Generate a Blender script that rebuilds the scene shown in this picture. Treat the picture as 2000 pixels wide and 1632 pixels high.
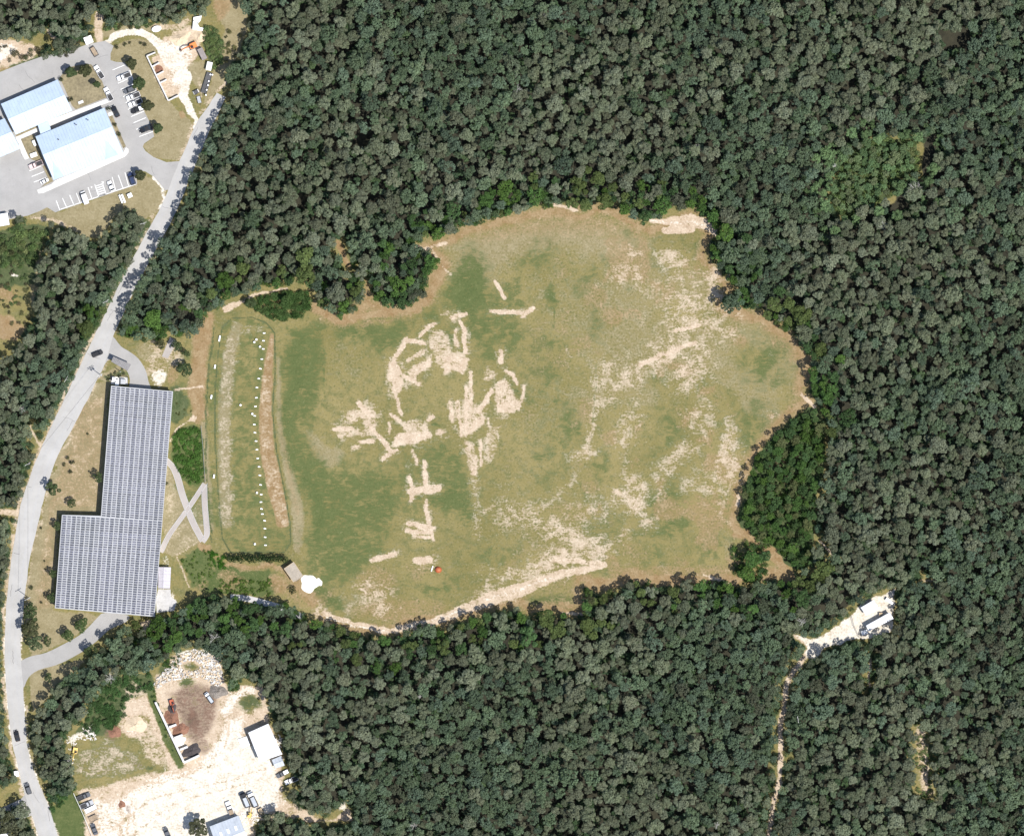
import bpy, bmesh, math, random
import numpy as np
from mathutils import Vector, Matrix

# ---------------------------------------------------------------- camera, sky, sun, exposure
for o in list(bpy.data.objects): bpy.data.objects.remove(o)
scene = bpy.context.scene
C = scene.collection
S = 0.2                      # metres per photograph pixel
H = 2500.0                   # flying height
camd = bpy.data.cameras.new('survey_camera'); cam = bpy.data.objects.new('survey_camera', camd); C.objects.link(cam)
cam.location = (0, 0, H); cam.rotation_euler = (0, 0, 0)
camd.sensor_fit = 'HORIZONTAL'; camd.angle = 2*math.atan(200.0/H)
camd.clip_start = 10.0; camd.clip_end = 12000.0
scene.camera = cam
SUN_EL, SUN_PHI = math.radians(61), math.radians(-36)     # elevation; direction towards the sun, from +x, counter-clockwise
world = bpy.data.worlds.new('World'); scene.world = world; world.use_nodes = True
nt = world.node_tree; nt.nodes.clear()
sky = nt.nodes.new('ShaderNodeTexSky'); sky.sky_type = 'NISHITA'; sky.sun_disc = False
sky.sun_elevation = SUN_EL; sky.sun_rotation = math.radians(90) - SUN_PHI
bg = nt.nodes.new('ShaderNodeBackground'); bg.inputs['Strength'].default_value = 0.118
wo = nt.nodes.new('ShaderNodeOutputWorld')
nt.links.new(sky.outputs[0], bg.inputs[0]); nt.links.new(bg.outputs[0], wo.inputs[0])
sund = bpy.data.lights.new('sun', 'SUN'); sund.energy = 4.6; sund.angle = math.radians(0.53); sund.color = (1.0, 0.965, 0.91)
suno = bpy.data.objects.new('sun', sund); C.objects.link(suno); suno.location = (0, 0, 300)
sdir = Vector((math.cos(SUN_EL)*math.cos(SUN_PHI), math.cos(SUN_EL)*math.sin(SUN_PHI), math.sin(SUN_EL)))
suno.rotation_euler = sdir.to_track_quat('Z', 'Y').to_euler()
scene.view_settings.view_transform = 'Standard'; scene.view_settings.look = 'None'
scene.view_settings.gamma = 1.0; scene.view_settings.exposure = 0.55; scene.view_settings.use_curve_mapping = False
scene.cycles.max_bounces = 6; scene.cycles.diffuse_bounces = 3; scene.cycles.transmission_bounces = 3

# ---------------------------------------------------------------- helpers
def W(px, py, z=0.0):
    k = S*(H-z)/H
    return Vector(((px-1000)*k, (816-py)*k, z))
def W2(px, py): return ((px-1000)*S, (816-py)*S)
def Z(ox, oy, s, pts): return [(ox+x/s, oy+y/s) for x, y in pts]
rng = np.random.RandomState(7)
rnd = random.Random(11)

class MB:
    def __init__(s): s.v = []; s.f = []; s.m = []
    def add(s, vs, fs, mi=0):
        b = len(s.v); s.v += [tuple(v) for v in vs]; s.f += [tuple(b+i for i in f) for f in fs]; s.m += [mi]*len(fs); return s
    def box(s, c, d, rz=0.0, rx=0.0, mi=0):
        M = Matrix.Translation(Vector(c)) @ Matrix.Rotation(rz, 4, 'Z') @ Matrix.Rotation(rx, 4, 'X')
        hx, hy, hz = d[0]/2, d[1]/2, d[2]/2
        vs = [M @ Vector((x, y, z)) for z in (-hz, hz) for x, y in ((-hx, -hy), (hx, -hy), (hx, hy), (-hx, hy))]
        return s.add(vs, [(3, 2, 1, 0), (4, 5, 6, 7), (0, 1, 5, 4), (1, 2, 6, 5), (2, 3, 7, 6), (3, 0, 4, 7)], mi)
    def prism(s, poly, z0, z1, mi=0, zt=None):
        """poly: world xy, convex or nearly; zt: optional list of top heights"""
        n = len(poly)
        a = sum(poly[i][0]*poly[(i+1) % n][1]-poly[(i+1) % n][0]*poly[i][1] for i in range(n))
        if a < 0: poly = poly[::-1]; zt = zt[::-1] if zt else None
        vs = [(p[0], p[1], z0) for p in poly]+[(p[0], p[1], (zt[i] if zt else z1)) for i, p in enumerate(poly)]
        fs = [tuple(range(n-1, -1, -1)), tuple(range(n, 2*n))]+[(i, (i+1) % n, n+(i+1) % n, n+i) for i in range(n)]
        return s.add(vs, fs, mi)
    def tube(s, pts, rs, n=6, mi=0, cap=True):
        pts = [Vector(p) for p in pts]; b = []
        for i, p in enumerate(pts):
            d = (pts[min(i+1, len(pts)-1)]-pts[max(i-1, 0)]).normalized()
            u = d.cross(Vector((0.31, 0.17, 0.93)) if abs(d.z) < 0.9 else Vector((1, 0, 0))).normalized(); w = d.cross(u)
            r = rs[i] if hasattr(rs, '__len__') else rs
            b += [p+u*r*math.cos(2*math.pi*k/n)+w*r*math.sin(2*math.pi*k/n) for k in range(n)]
        fs = [(i*n+k, i*n+(k+1) % n, (i+1)*n+(k+1) % n, (i+1)*n+k) for i in range(len(pts)-1) for k in range(n)]
        if cap: fs += [tuple(range(n-1, -1, -1)), tuple((len(pts)-1)*n+k for k in range(n))]
        return s.add(b, fs, mi)
    def cyl(s, c, r, h, n=14, mi=0, r2=None, axis='Z'):
        r2 = r if r2 is None else r2; vs = []
        for z, q in ((-h/2, r), (h/2, r2)):
            for k in range(n):
                a = 2*math.pi*k/n; x, y = q*math.cos(a), q*math.sin(a)
                vs.append((c[0]+x, c[1]+y, c[2]+z) if axis == 'Z' else (c[0]+x, c[1]+z, c[2]+y) if axis == 'Y' else (c[0]+z, c[1]+x, c[2]+y))
        return s.add(vs, [tuple(range(n-1, -1, -1)), tuple(range(n, 2*n))]+[(k, (k+1) % n, n+(k+1) % n, n+k) for k in range(n)], mi)
    def loft(s, rings, mi=0):
        n = len(rings[0]); vs = [p for r in rings for p in r]
        fs = [(i*n+k, i*n+(k+1) % n, (i+1)*n+(k+1) % n, (i+1)*n+k) for i in range(len(rings)-1) for k in range(n)]
        fs += [tuple(range(n-1, -1, -1)), tuple((len(rings)-1)*n+k for k in range(n))]
        return s.add(vs, fs, mi)
    def build(s, name, mats, parent=None, smooth=False):
        me = bpy.data.meshes.new(name); me.from_pydata(s.v, [], s.f)
        mats = mats if isinstance(mats, (list, tuple)) else [mats]
        for m in mats: me.materials.append(m)
        if len(mats) > 1: me.polygons.foreach_set('material_index', s.m)
        if smooth: me.polygons.foreach_set('use_smooth', [True]*len(s.f))
        bm = bmesh.new(); bm.from_mesh(me); bmesh.ops.recalc_face_normals(bm, faces=bm.faces); bm.to_mesh(me); bm.free()
        o = bpy.data.objects.new(name, me); C.objects.link(o); o.parent = parent
        return o

def tag(o, label, cat, group=None):
    o['label'] = label; o['category'] = cat
    if group: o['group'] = group
    return o
def struct(o): o['kind'] = 'structure'; return o
def thing(name, label, cat, loc=(0, 0, 0), rz=0.0, group=None):
    o = bpy.data.objects.new(name, None); C.objects.link(o); o.location = loc; o.rotation_euler = (0, 0, rz); o.empty_display_size = .5
    return tag(o, label, cat, group)
def copy_tree(o, parent=None):
    c = o.copy(); C.objects.link(c); c.parent = parent
    for ch in list(o.children): copy_tree(ch, c)
    return c

# ---------------------------------------------------------------- materials
def newmat(name):
    m = bpy.data.materials.new(name); m.use_nodes = True; t = m.node_tree; t.nodes.clear(); return m, t
class NB:
    """small node builder"""
    def __init__(s, t): s.t = t
    def n(s, typ, **kw):
        x = s.t.nodes.new(typ)
        for k, v in kw.items(): setattr(x, k, v)
        return x
    def l(s, a, b): s.t.links.new(a, b)
    def mapped(s, vec, rz, sc):
        x = s.n('ShaderNodeMapping'); x.inputs['Rotation'].default_value = (0, 0, rz); x.inputs['Scale'].default_value = sc; s.l(vec, x.inputs['Vector']); return x.outputs[0]
    def pos(s): return s.n('ShaderNodeNewGeometry').outputs['Position']
    def noise(s, vec, scale, detail=4, rough=0.55, dist=0.0):
        x = s.n('ShaderNodeTexNoise'); x.inputs['Scale'].default_value = scale; x.inputs['Detail'].default_value = detail
        x.inputs['Roughness'].default_value = rough; x.inputs['Distortion'].default_value = dist
        s.l(vec, x.inputs['Vector']); return x.outputs[0]
    def math(s, op, a, b=None, c=None, clamp=False):
        x = s.n('ShaderNodeMath', operation=op); x.use_clamp = clamp
        for i, v in enumerate((a, b, c)):
            if v is None: continue
            if isinstance(v, (int, float)): x.inputs[i].default_value = v
            else: s.l(v, x.inputs[i])
        return x.outputs[0]
    def mr(s, v, a, b, c=0.0, d=1.0, smooth=True):
        x = s.n('ShaderNodeMapRange'); x.interpolation_type = 'SMOOTHSTEP' if smooth else 'LINEAR'
        for i, q in zip((1, 2, 3, 4), (a, b, c, d)): x.inputs[i].default_value = q
        s.l(v, x.inputs[0]); return x.outputs[0]
    def mix(s, f, a, b, blend='MIX'):
        x = s.n('ShaderNodeMix', data_type='RGBA', blend_type=blend)
        for v, i in ((f, 0), (a, 6), (b, 7)):
            if isinstance(v, (int, float)): x.inputs[i].default_value = v
            elif isinstance(v, tuple): x.inputs[i].default_value = (*v, 1) if len(v) == 3 else v
            else: s.l(v, x.inputs[i])
        return x.outputs[2]
    def out(s, col, rough=0.85, metal=0.0, bump=None, bstr=0.3, bdist=0.05, spec=None):
        p = s.n('ShaderNodeBsdfPrincipled'); o = s.n('ShaderNodeOutputMaterial')
        if isinstance(col, tuple): p.inputs['Base Color'].default_value = (*col, 1)
        else: s.l(col, p.inputs['Base Color'])
        if isinstance(rough, (int, float)): p.inputs['Roughness'].default_value = rough
        else: s.l(rough, p.inputs['Roughness'])
        p.inputs['Metallic'].default_value = metal
        if spec is not None: p.inputs['Specular IOR Level'].default_value = spec
        if bump is not None:
            b = s.n('ShaderNodeBump'); b.inputs['Strength'].default_value = bstr; b.inputs['Distance'].default_value = bdist
            s.l(bump, b.inputs['Height']); s.l(b.outputs[0], p.inputs['Normal'])
        s.l(p.outputs[0], o.inputs[0]); return p

def mat(name, col, rough=0.7, var=0.12, scale=1.2, metal=0.0, bump=0.0, dirt=None, spec=None):
    m, t = newmat(name); b = NB(t); P = b.pos()
    n1 = b.noise(P, scale, 5); n2 = b.noise(P, scale*0.17, 3)
    k = b.math('ADD', b.math('MULTIPLY', n1, 0.6), b.math('MULTIPLY', n2, 0.4))
    lo = tuple(c*(1-var*1.6) for c in col); hi = tuple(min(1, c*(1+var*1.6)) for c in col)
    c = b.mix(b.mr(k, 0.3, 0.7), lo, hi)
    if dirt: c = b.mix(b.mr(b.noise(P, scale*0.4, 5, .65), 0.55, 0.75, 0, .6), c, dirt)
    b.out(c, rough, metal, n1 if bump else None, bump, 0.03, spec)
    return m
M = {}
M['roof_white'] = mat('roof_white_metal', (.375, .455, .55), .6, .05, .35, .0, dirt=(.33, .4, .49))
M['roof_plain'] = mat('roof_plain_white', (.6, .61, .63), .5, .05, .5, dirt=(.5, .5, .5))
M['deck'] = mat('roof_deck_grey', (.33, .335, .345), .6, .06, .5)
M['roof_grey'] = mat('roof_grey_metal', (.36, .39, .43), .45, .08, .5)
M['roof_tan'] = mat('roof_tan_shingle', (.29, .25, .2), .9, .14, 2.5, bump=.3)
M['roof_brown'] = mat('roof_brown_metal', (.23, .2, .19), .7, .12, 1)
M['roof_lilac'] = mat('roof_lilac_metal', (.37, .35, .38), .6, .06, 1)
M['wall'] = mat('wall_siding', (.55, .53, .48), .8, .06, 1)
M['wall_metal'] = mat('wall_metal_white', (.62, .63, .62), .6, .05, 1)
M['concrete'] = mat('concrete', (.38, .37, .36), .9, .1, .8, bump=.15, dirt=(.31, .3, .27))
M['concrete_white'] = mat('concrete_pale', (.52, .51, .49), .9, .06, .8, dirt=(.42, .4, .37))
M['white'] = mat('white_paint', (.74, .74, .72), .5, .05, 1.5)
M['line'] = mat('line_paint', (.68, .68, .66), .7, .12, 2.5)
M['glass'] = mat('dark_glass', (.02, .024, .03), .12, .1, 1)
M['tyre'] = mat('tyre_rubber', (.015, .015, .016), .85, .1, 2)
M['chrome'] = mat('lamp_lens', (.6, .6, .58), .2, .05, 2)
M['redlens'] = mat('tail_lens', (.3, .01, .01), .25, .05, 2)
M['darkbed'] = mat('bed_liner', (.03, .03, .033), .8, .2, 3)
M['wood'] = mat('weathered_wood', (.25, .19, .13), .85, .2, 2)
M['lumber'] = mat('fresh_lumber', (.42, .32, .2), .8, .2, 2)
M['pole'] = mat('pole_wood', (.09, .07, .055), .9, .2, 2)
M['pole_grey'] = mat('pole_grey_wood', (.42, .41, .38), .85, .12, 2)
M['snag'] = mat('dead_wood', (.36, .345, .315), .9, .14, 2)
M['bark'] = mat('bark', (.07, .055, .042), .95, .25, 2, bump=.4)
M['steel'] = mat('dark_steel', (.05, .05, .052), .5, .2, 2)
M['steel_light'] = mat('galvanised_steel', (.4, .41, .42), .4, .1, 2, metal=.4)
M['wire'] = mat('wire_black', (.03, .03, .03), .6, .1, 1)
M['orange'] = mat('orange_paint', (.55, .17, .04), .5, .14, 2)
M['redrust'] = mat('rust_red', (.3, .07, .03), .7, .2, 2)
M['yellow'] = mat('yellow_paint', (.6, .42, .12), .5, .14, 2)
M['panel'] = mat('solar_cell', (.05, .052, .06), .25, .12, 1.5)
M['panel2'] = mat('solar_cell_grey', (.07, .072, .082), .3, .12, 1.5)
M['sandpile'] = mat('white_sand', (.72, .69, .61), .95, .05, 1.2, bump=.3)
M['sandtan'] = mat('tan_sand', (.5, .4, .28), .95, .12, 1, bump=.4)
M['mulch'] = mat('dark_mulch', (.05, .042, .042), .95, .2, 2.5, bump=.6)
M['mulch_red'] = mat('brown_mulch', (.19, .095, .06), .95, .2, 2.5, bump=.6)
M['rock'] = mat('pale_rubble', (.58, .54, .49), .9, .2, 1, bump=.4)
M['tarp'] = mat('white_tarp', (.78, .78, .78), .6, .04, 1)
def carpaint(name, col):
    m, t = newmat(name); b = NB(t); P = b.pos()
    b.out(b.mix(b.mr(b.noise(P, 1.5, 3), .3, .7), tuple(c*.9 for c in col), col), .3, 0.0, spec=.5); return m
for k, c in dict(car_white=(.72, .72, .72), car_black=(.016, .016, .018), car_grey=(.09, .095, .105), car_blue=(.022, .035, .085), car_silver=(.35, .36, .38), car_red=(.6, .47, .45)).items(): M[k] = carpaint('paint_'+k[4:], c)

def asphalt(name, base, crack=.0):
    m, t = newmat(name); b = NB(t); P = b.pos()
    n1 = b.noise(P, .12, 5, .6); n2 = b.noise(P, 2.2, 4, .7); n3 = b.noise(P, .5, 5, .65, .6)
    c = b.mix(b.mr(n1, .3, .72), tuple(x*.9 for x in base), tuple(min(1, x*1.1) for x in base))
    c = b.mix(b.mr(n3, .52, .74, 0, .45), c, tuple(x*.74 for x in base))
    c = b.mix(b.mr(n2, .3, .75, 0, .4), c, tuple(x*1.16 for x in base))
    b.out(c, .9, 0, n2, .2, .02); return m
M['asphalt'] = asphalt('asphalt_lot', (.272, .264, .254))
M['road'] = asphalt('asphalt_road', (.33, .322, .31))
M['path'] = asphalt('asphalt_path', (.3, .27, .248))

def panelmat(name, base):
    m, t = newmat(name); b = NB(t); g = b.n('ShaderNodeNewGeometry'); P = g.outputs['Position']
    v = b.mr(g.outputs['Random Per Island'], 0, 1, .6, 1.5, smooth=False)
    c = b.mix(1.0, b.mix(b.mr(b.noise(P, .09, 3), .35, .65), base, tuple(x*k for x, k in zip(base, (1.5, 1.4, 1.5)))), v, 'MULTIPLY')
    b.out(c, .3); return m
M['panel'] = panelmat('solar_cell', (.046, .052, .068)); M['panel2'] = panelmat('solar_cell_grey', (.062, .068, .085))
def leafmat(name, rnd_v=.34):
    m, t = newmat(name); b = NB(t)
    a = b.n('ShaderNodeAttribute', attribute_type='INSTANCER', attribute_name='tint')
    g = b.n('ShaderNodeNewGeometry')
    v = b.mr(g.outputs['Random Per Island'], 0, 1, 1-rnd_v, 1+rnd_v, smooth=False)
    c = b.mix(1.0, a.outputs['Color'], v, 'MULTIPLY')
    hs = b.noise(g.outputs['Position'], .35, 3)
    c = b.mix(b.mr(hs, .35, .7, 0, .3), c, b.mix(1.0, c, (1.12, 1.02, .82), 'MULTIPLY'))
    d = b.n('ShaderNodeBsdfDiffuse'); tr = b.n('ShaderNodeBsdfTranslucent'); mx = b.n('ShaderNodeMixShader'); o = b.n('ShaderNodeOutputMaterial')
    mx.inputs[0].default_value = .22
    b.l(c, d.inputs[0]); b.l(b.mix(1.0, c, (1.1, 1.25, .6), 'MULTIPLY'), tr.inputs[0])
    b.l(d.outputs[0], mx.inputs[1]); b.l(tr.outputs[0], mx.inputs[2]); b.l(mx.outputs[0], o.inputs[0]); return m
M['leaf'] = leafmat('leaf')

# ---------------------------------------------------------------- plan geometry (photograph pixels)
def seg_dist(px, py, a, b):
    ax, ay = a; bx, by = b; dx, dy = bx-ax, by-ay; L = dx*dx+dy*dy
    t = np.clip(((px-ax)*dx+(py-ay)*dy)/(L if L else 1), 0, 1)
    return np.hypot(px-ax-t*dx, py-ay-t*dy), t
def sd_poly(px, py, pts):
    d = np.full(px.shape, 1e9); ins = np.zeros(px.shape, bool); n = len(pts)
    for i in range(n):
        a, b = pts[i], pts[(i+1) % n]
        d = np.minimum(d, seg_dist(px, py, a, b)[0])
        if a[1] != b[1]:
            c = ((a[1] > py) != (b[1] > py)) & (px < (b[0]-a[0])*(py-a[1])/(b[1]-a[1])+a[0]); ins ^= c
    return np.where(ins, -d, d)
def sd_line(px, py, pts, w):
    ws = w if hasattr(w, '__len__') else [w]*len(pts); d = np.full(px.shape, 1e9)
    for i in range(len(pts)-1):
        q, t = seg_dist(px, py, pts[i], pts[i+1]); d = np.minimum(d, q-((1-t)*ws[i]+t*ws[i+1])/2)
    return d

ROAD = [(424, 182, 441, 190), (402, 214, 425, 224), (381, 246, 408, 258), (361, 292, 391, 300), (344, 330, 372, 345), (316, 400, 345, 412),
        (288, 452, 318, 462), (262, 500, 292, 510), (236, 550, 266, 560), (210, 604, 240, 614), (188, 648, 220, 660), (168, 690, 206, 706),
        (142, 745, 180, 762), (112, 808, 148, 824), (89, 856, 124, 868), (70, 900, 105, 908), (52, 950, 90, 956), (37, 1000, 78, 1006), (24, 1080, 60, 1084),
        (16, 1140, 51, 1143), (11, 1200, 44, 1200), (9, 1270, 40, 1270), (12, 1340, 45, 1340), (17, 1400, 48, 1400), (24, 1450, 52, 1447), (36, 1500, 62, 1494),
        (48, 1550, 80, 1540), (62, 1590, 97, 1580), (80, 1650, 115, 1640), (100, 1720, 137, 1710), (120, 1790, 160, 1780)]
ROADC = [((a+c)/2, (b+d)/2) for a, b, c, d in ROAD]
FIELD = [(300, 1212), (345, 1186), (352, 1170), (400, 1160), (455, 1163), (490, 1176), (530, 1181), (560, 1176), (590, 1196), (620, 1206), (690, 1233), (750, 1242), (786, 1240), (792, 1226),
         (830, 1216), (870, 1226), (892, 1214), (960, 1194), (1012, 1184), (1030, 1200), (1072, 1190), (1100, 1196), (1140, 1196), (1134, 1168), (1136, 1140), (1150, 1140), (1170, 1164),
         (1200, 1150), (1230, 1130), (1300, 1140), (1340, 1132), (1420, 1135), (1440, 1141), (1505, 1130), (1540, 1136), (1551, 1125), (1540, 1100), (1520, 1085), (1505, 1065), (1480, 1055),
         (1455, 1036), (1440, 1026), (1440, 1000), (1450, 975), (1445, 950), (1462, 930), (1470, 900), (1490, 870), (1530, 830), (1570, 796), (1597, 791), (1575, 760), (1580, 735), (1586, 700),
         (1560, 680), (1550, 660), (1520, 640), (1500, 625), (1480, 605), (1430, 606), (1410, 596), (1412, 574), (1435, 566), (1425, 550), (1395, 515), (1380, 500), (1385, 474), (1402, 458),
         (1375, 430), (1346, 410), (1310, 420), (1270, 436), (1240, 430), (1210, 410), (1165, 399), (1145, 413), (1130, 411), (1100, 401), (1040, 410), (985, 425), (925, 440), (870, 462),
         (812, 477), (845, 490), (862, 512), (836, 540), (838, 570), (802, 603), (760, 601), (730, 590), (719, 544), (712, 590), (690, 613), (660, 624), (620, 601), (604, 566), (560, 561),
         (500, 570), (455, 590), (408, 612), (396, 640), (372, 660), (330, 655), (300, 670), (240, 675), (225, 655)]
SOLAR = [(225, 655), (300, 670), (340, 660), (372, 660), (372, 1180), (300, 1212), (262, 1240), (246, 1218), (200, 1258), (170, 1288), (140, 1308), (112, 1332), (88, 1368), (62, 1402), (30, 1400), (20, 1200), (60, 1000), (120, 800), (180, 690)]
NWYARD = [(-160, 90), (-60, 66), (0, 74), (60, 82), (90, 62), (110, 74), (84, 94), (76, 118), (130, 106), (160, 86), (178, 68), (180, 28), (206, 28), (206, 62), (232, 48), (272, 57), (300, 46), (350, 44),
          (372, 28), (402, 28), (414, 0), (416, -170), (456, -170), (456, 0), (484, 30), (484, 60), (470, 92), (462, 112), (442, 132), (442, 180), (428, 214), (360, 345), (330, 420), (282, 440),
          (285, 412), (244, 404), (210, 440), (190, 470), (160, 462), (140, 446), (100, 432), (55, 426), (30, 420), (20, 446), (-160, 456)]
YARD = [(345, 1275), (380, 1264), (430, 1285), (440, 1330), (446, 1346), (480, 1330), (510, 1345), (526, 1390), (531, 1410), (553, 1462), (560, 1500), (582, 1525), (558, 1560), (578, 1580),
        (640, 1601), (682, 1568), (690, 1602), (640, 1612), (570, 1592), (540, 1582), (510, 1592), (496, 1632), (496, 1800), (150, 1800), (108, 1660), (98, 1600), (96, 1580), (150, 1535), (140, 1500), (130, 1450),
        (140, 1430), (172, 1388), (196, 1350), (222, 1322), (290, 1310)]
COMPOUND = [(1752, 1147), (1745, 1165), (1750, 1200), (1740, 1232), (1700, 1246), (1650, 1252), (1606, 1268), (1590, 1288), (1572, 1286), (1575, 1262), (1552, 1240), (1560, 1238), (1582, 1250), (1605, 1243), (1640, 1216), (1680, 1180), (1735, 1152)]
TRACK = [(1580, 1270), (1560, 1300), (1542, 1322), (1535, 1345), (1532, 1378), (1524, 1420), (1524, 1450), (1525, 1478), (1523, 1500), (1522, 1530), (1510, 1570), (1503, 1632), (1496, 1760)]
SCRUBW = [(-160, 448), (22, 444), (60, 430), (105, 445), (88, 470), (70, 520), (62, 570), (66, 610), (50, 640), (42, 660), (10, 700), (-160, 690)]
TRAILW = [(445, 596), (478, 586), (520, 570), (575, 562), (606, 566)]
SHRUB_E = [(1596, 792), (1612, 830), (1615, 900), (1600, 960), (1590, 1020), (1585, 1062), (1592, 1110), (1555, 1112), (1540, 1098), (1520, 1082), (1505, 1064), (1480, 1052), (1448, 1030), (1440, 1012), (1452, 978), (1446, 952), (1464, 930), (1472, 900), (1492, 870), (1532, 830), (1570, 798)]
SHRUB_N = [(1640, 330), (1670, 295), (1740, 270), (1792, 276), (1790, 330), (1740, 350), (1735, 385), (1690, 400), (1650, 420), (1628, 400), (1635, 360)]
GLADE = [[(1840, 62), (1895, 55), (1890, 90), (1845, 95)], [(1790, 285), (1830, 262), (1812, 330), (1795, 352)], [(1742, 382), (1772, 372), (1770, 402), (1745, 415)]]
OPEN = [FIELD, SOLAR, NWYARD, YARD, COMPOUND, SCRUBW, SHRUB_E, SHRUB_N]
OPENL = [(ROADC, [28 if y < 640 else 44 for x, y in ROADC]), (TRACK, [18, 17, 16, 16, 15, 13, 14, 14, 14, 12, 9, 6, 5]), (TRAILW, 13), ([(0, 1560), (60, 1545)], 36), ([(-120, 1640), (8, 1625)], 44), ([(1830, 1135), (1800, 1132)], 8),
         ([(1786, 1415), (1803, 1445), (1803, 1490), (1812, 1545)], [8, 26, 30, 32]), ([(1700, 1285), (1697, 1340)], 5), ([(1592, 1046), (1605, 1062), (1625, 1082)], 6), ([(660, 475), (675, 500), (680, 520)], 14),
         ([(-10, 1005), (36, 1000)], 12), ([(85, 900), (60, 832)], 8)]
def open_dist(px, py, glades=True):
    px = np.asarray(px, float); py = np.asarray(py, float); d = np.full(px.shape, 1e9)
    for p in (OPEN+GLADE if glades else OPEN): d = np.minimum(d, sd_poly(px, py, p))
    for p, w in OPENL: d = np.minimum(d, sd_line(px, py, p, w))
    return d

# ---------------------------------------------------------------- ground: one sheet, masks say what grows or lies where
GX0, GX1, GY0, GY1, GS = -150, 2150, -150, 1782, 3.0
gx = np.arange(GX0, GX1+.1, GS); gy = np.arange(GY0, GY1+.1, GS); NX, NY = len(gx), len(gy)
PX, PY = np.meshgrid(gx, gy)
def vnoise(cell, seed, shape=None):
    r = np.random.RandomState(seed); nx = int((GX1-GX0)/cell)+3; ny = int((GY1-GY0)/cell)+3; g = r.rand(ny, nx)
    fx = (PX-GX0)/cell; fy = (PY-GY0)/cell; ix = fx.astype(int); iy = fy.astype(int); fx = fx-ix; fy = fy-iy
    fx = fx*fx*(3-2*fx); fy = fy*fy*(3-2*fy)
    return (g[iy, ix]*(1-fx)+g[iy, ix+1]*fx)*(1-fy)+(g[iy+1, ix]*(1-fx)+g[iy+1, ix+1]*fx)*fy
def fbm(cell, seed, n=4):
    a = 0; t = 0
    for i in range(n): w = .55**i; a = a+w*vnoise(cell/2**i, seed+i); t += w
    return a/t
WX = PX+(fbm(26, 3, 3)-.5)*16; WY = PY+(fbm(26, 13, 3)-.5)*16        # ragged outlines
UX = PX+(fbm(90, 53, 5)-.5)*90; UY = PY+(fbm(90, 63, 5)-.5)*90      # far more ragged, for patches of growth
VX = PX+(fbm(12, 33, 2)-.5)*5; VY = PY+(fbm(12, 43, 2)-.5)*5
chan = {k: np.zeros(PX.shape) for k in ('straw', 'green', 'orange', 'white', 'floor', 'lawn', 'mulch', 'weed')}
def _put(ch, sdf, bbox, soft, val, rag, sub):
    x0, x1, y0, y1 = bbox; pad = soft*2+(60 if rag == 3 else 20)
    i0 = max(0, int((y0-pad-GY0)/GS)); i1 = min(NY, int((y1+pad-GY0)/GS)+2); j0 = max(0, int((x0-pad-GX0)/GS)); j1 = min(NX, int((x1+pad-GX0)/GS)+2)
    if i1 <= i0 or j1 <= j0: return
    sl = (slice(i0, i1), slice(j0, j1)); X, Y = ((WX, WY), (VX, VY), (PX, PY), (UX, UY))[rag]
    d = sdf(X[sl], Y[sl]); w = np.clip(.5-d/(2*soft), 0, 1); w = w*w*(3-2*w)*val
    c = chan[ch]
    if sub: c[sl] = c[sl]*(1-w)
    else: c[sl] = np.maximum(c[sl], w)
def bb(pts, e=0): xs = [p[0] for p in pts]; ys = [p[1] for p in pts]; return min(xs)-e, max(xs)+e, min(ys)-e, max(ys)+e
def gp(ch, pts, val=1.0, soft=5, rag=0, sub=False): _put(ch, lambda X, Y: sd_poly(X, Y, pts), bb(pts), soft, val, rag, sub)
def gs(ch, pts, w, val=1.0, soft=3, rag=1, sub=False): _put(ch, lambda X, Y: sd_line(X, Y, pts, w), bb(pts, 12), soft, val, rag, sub)
def gb(ch, x, y, rx, ry=None, ang=0, val=1.0, soft=None, rag=0, sub=False):
    ry = ry or rx; ca, sa = math.cos(math.radians(ang)), math.sin(math.radians(ang)); m = min(rx, ry); soft = soft or m*.5
    def f(X, Y):
        u = (X-x)*ca+(Y-y)*sa; v = -(X-x)*sa+(Y-y)*ca; return (np.hypot(u/rx, v/ry)-1)*m
    R = max(rx, ry); _put(ch, f, (x-R, x+R, y-R, y+R), soft, val, rag, sub)

def smooth_px(pts, k=5):
    out = []
    for i in range(len(pts)-1):
        p0, p1, p2, p3 = (np.array(pts[max(0, min(len(pts)-1, j))], float) for j in (i-1, i, i+1, i+2))
        for t in np.linspace(0, 1, k, endpoint=False): out.append(tuple(.5*((2*p1)+(p2-p0)*t+(2*p0-5*p1+4*p2-p3)*t*t+(3*p1-p0-3*p2+p3)*t**3)))
    return out+[tuple(pts[-1])]
# wood floor everywhere that is not open
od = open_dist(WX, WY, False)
chan['floor'][:] = np.clip(.5+(od-15)/10, 0, 1)
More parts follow.
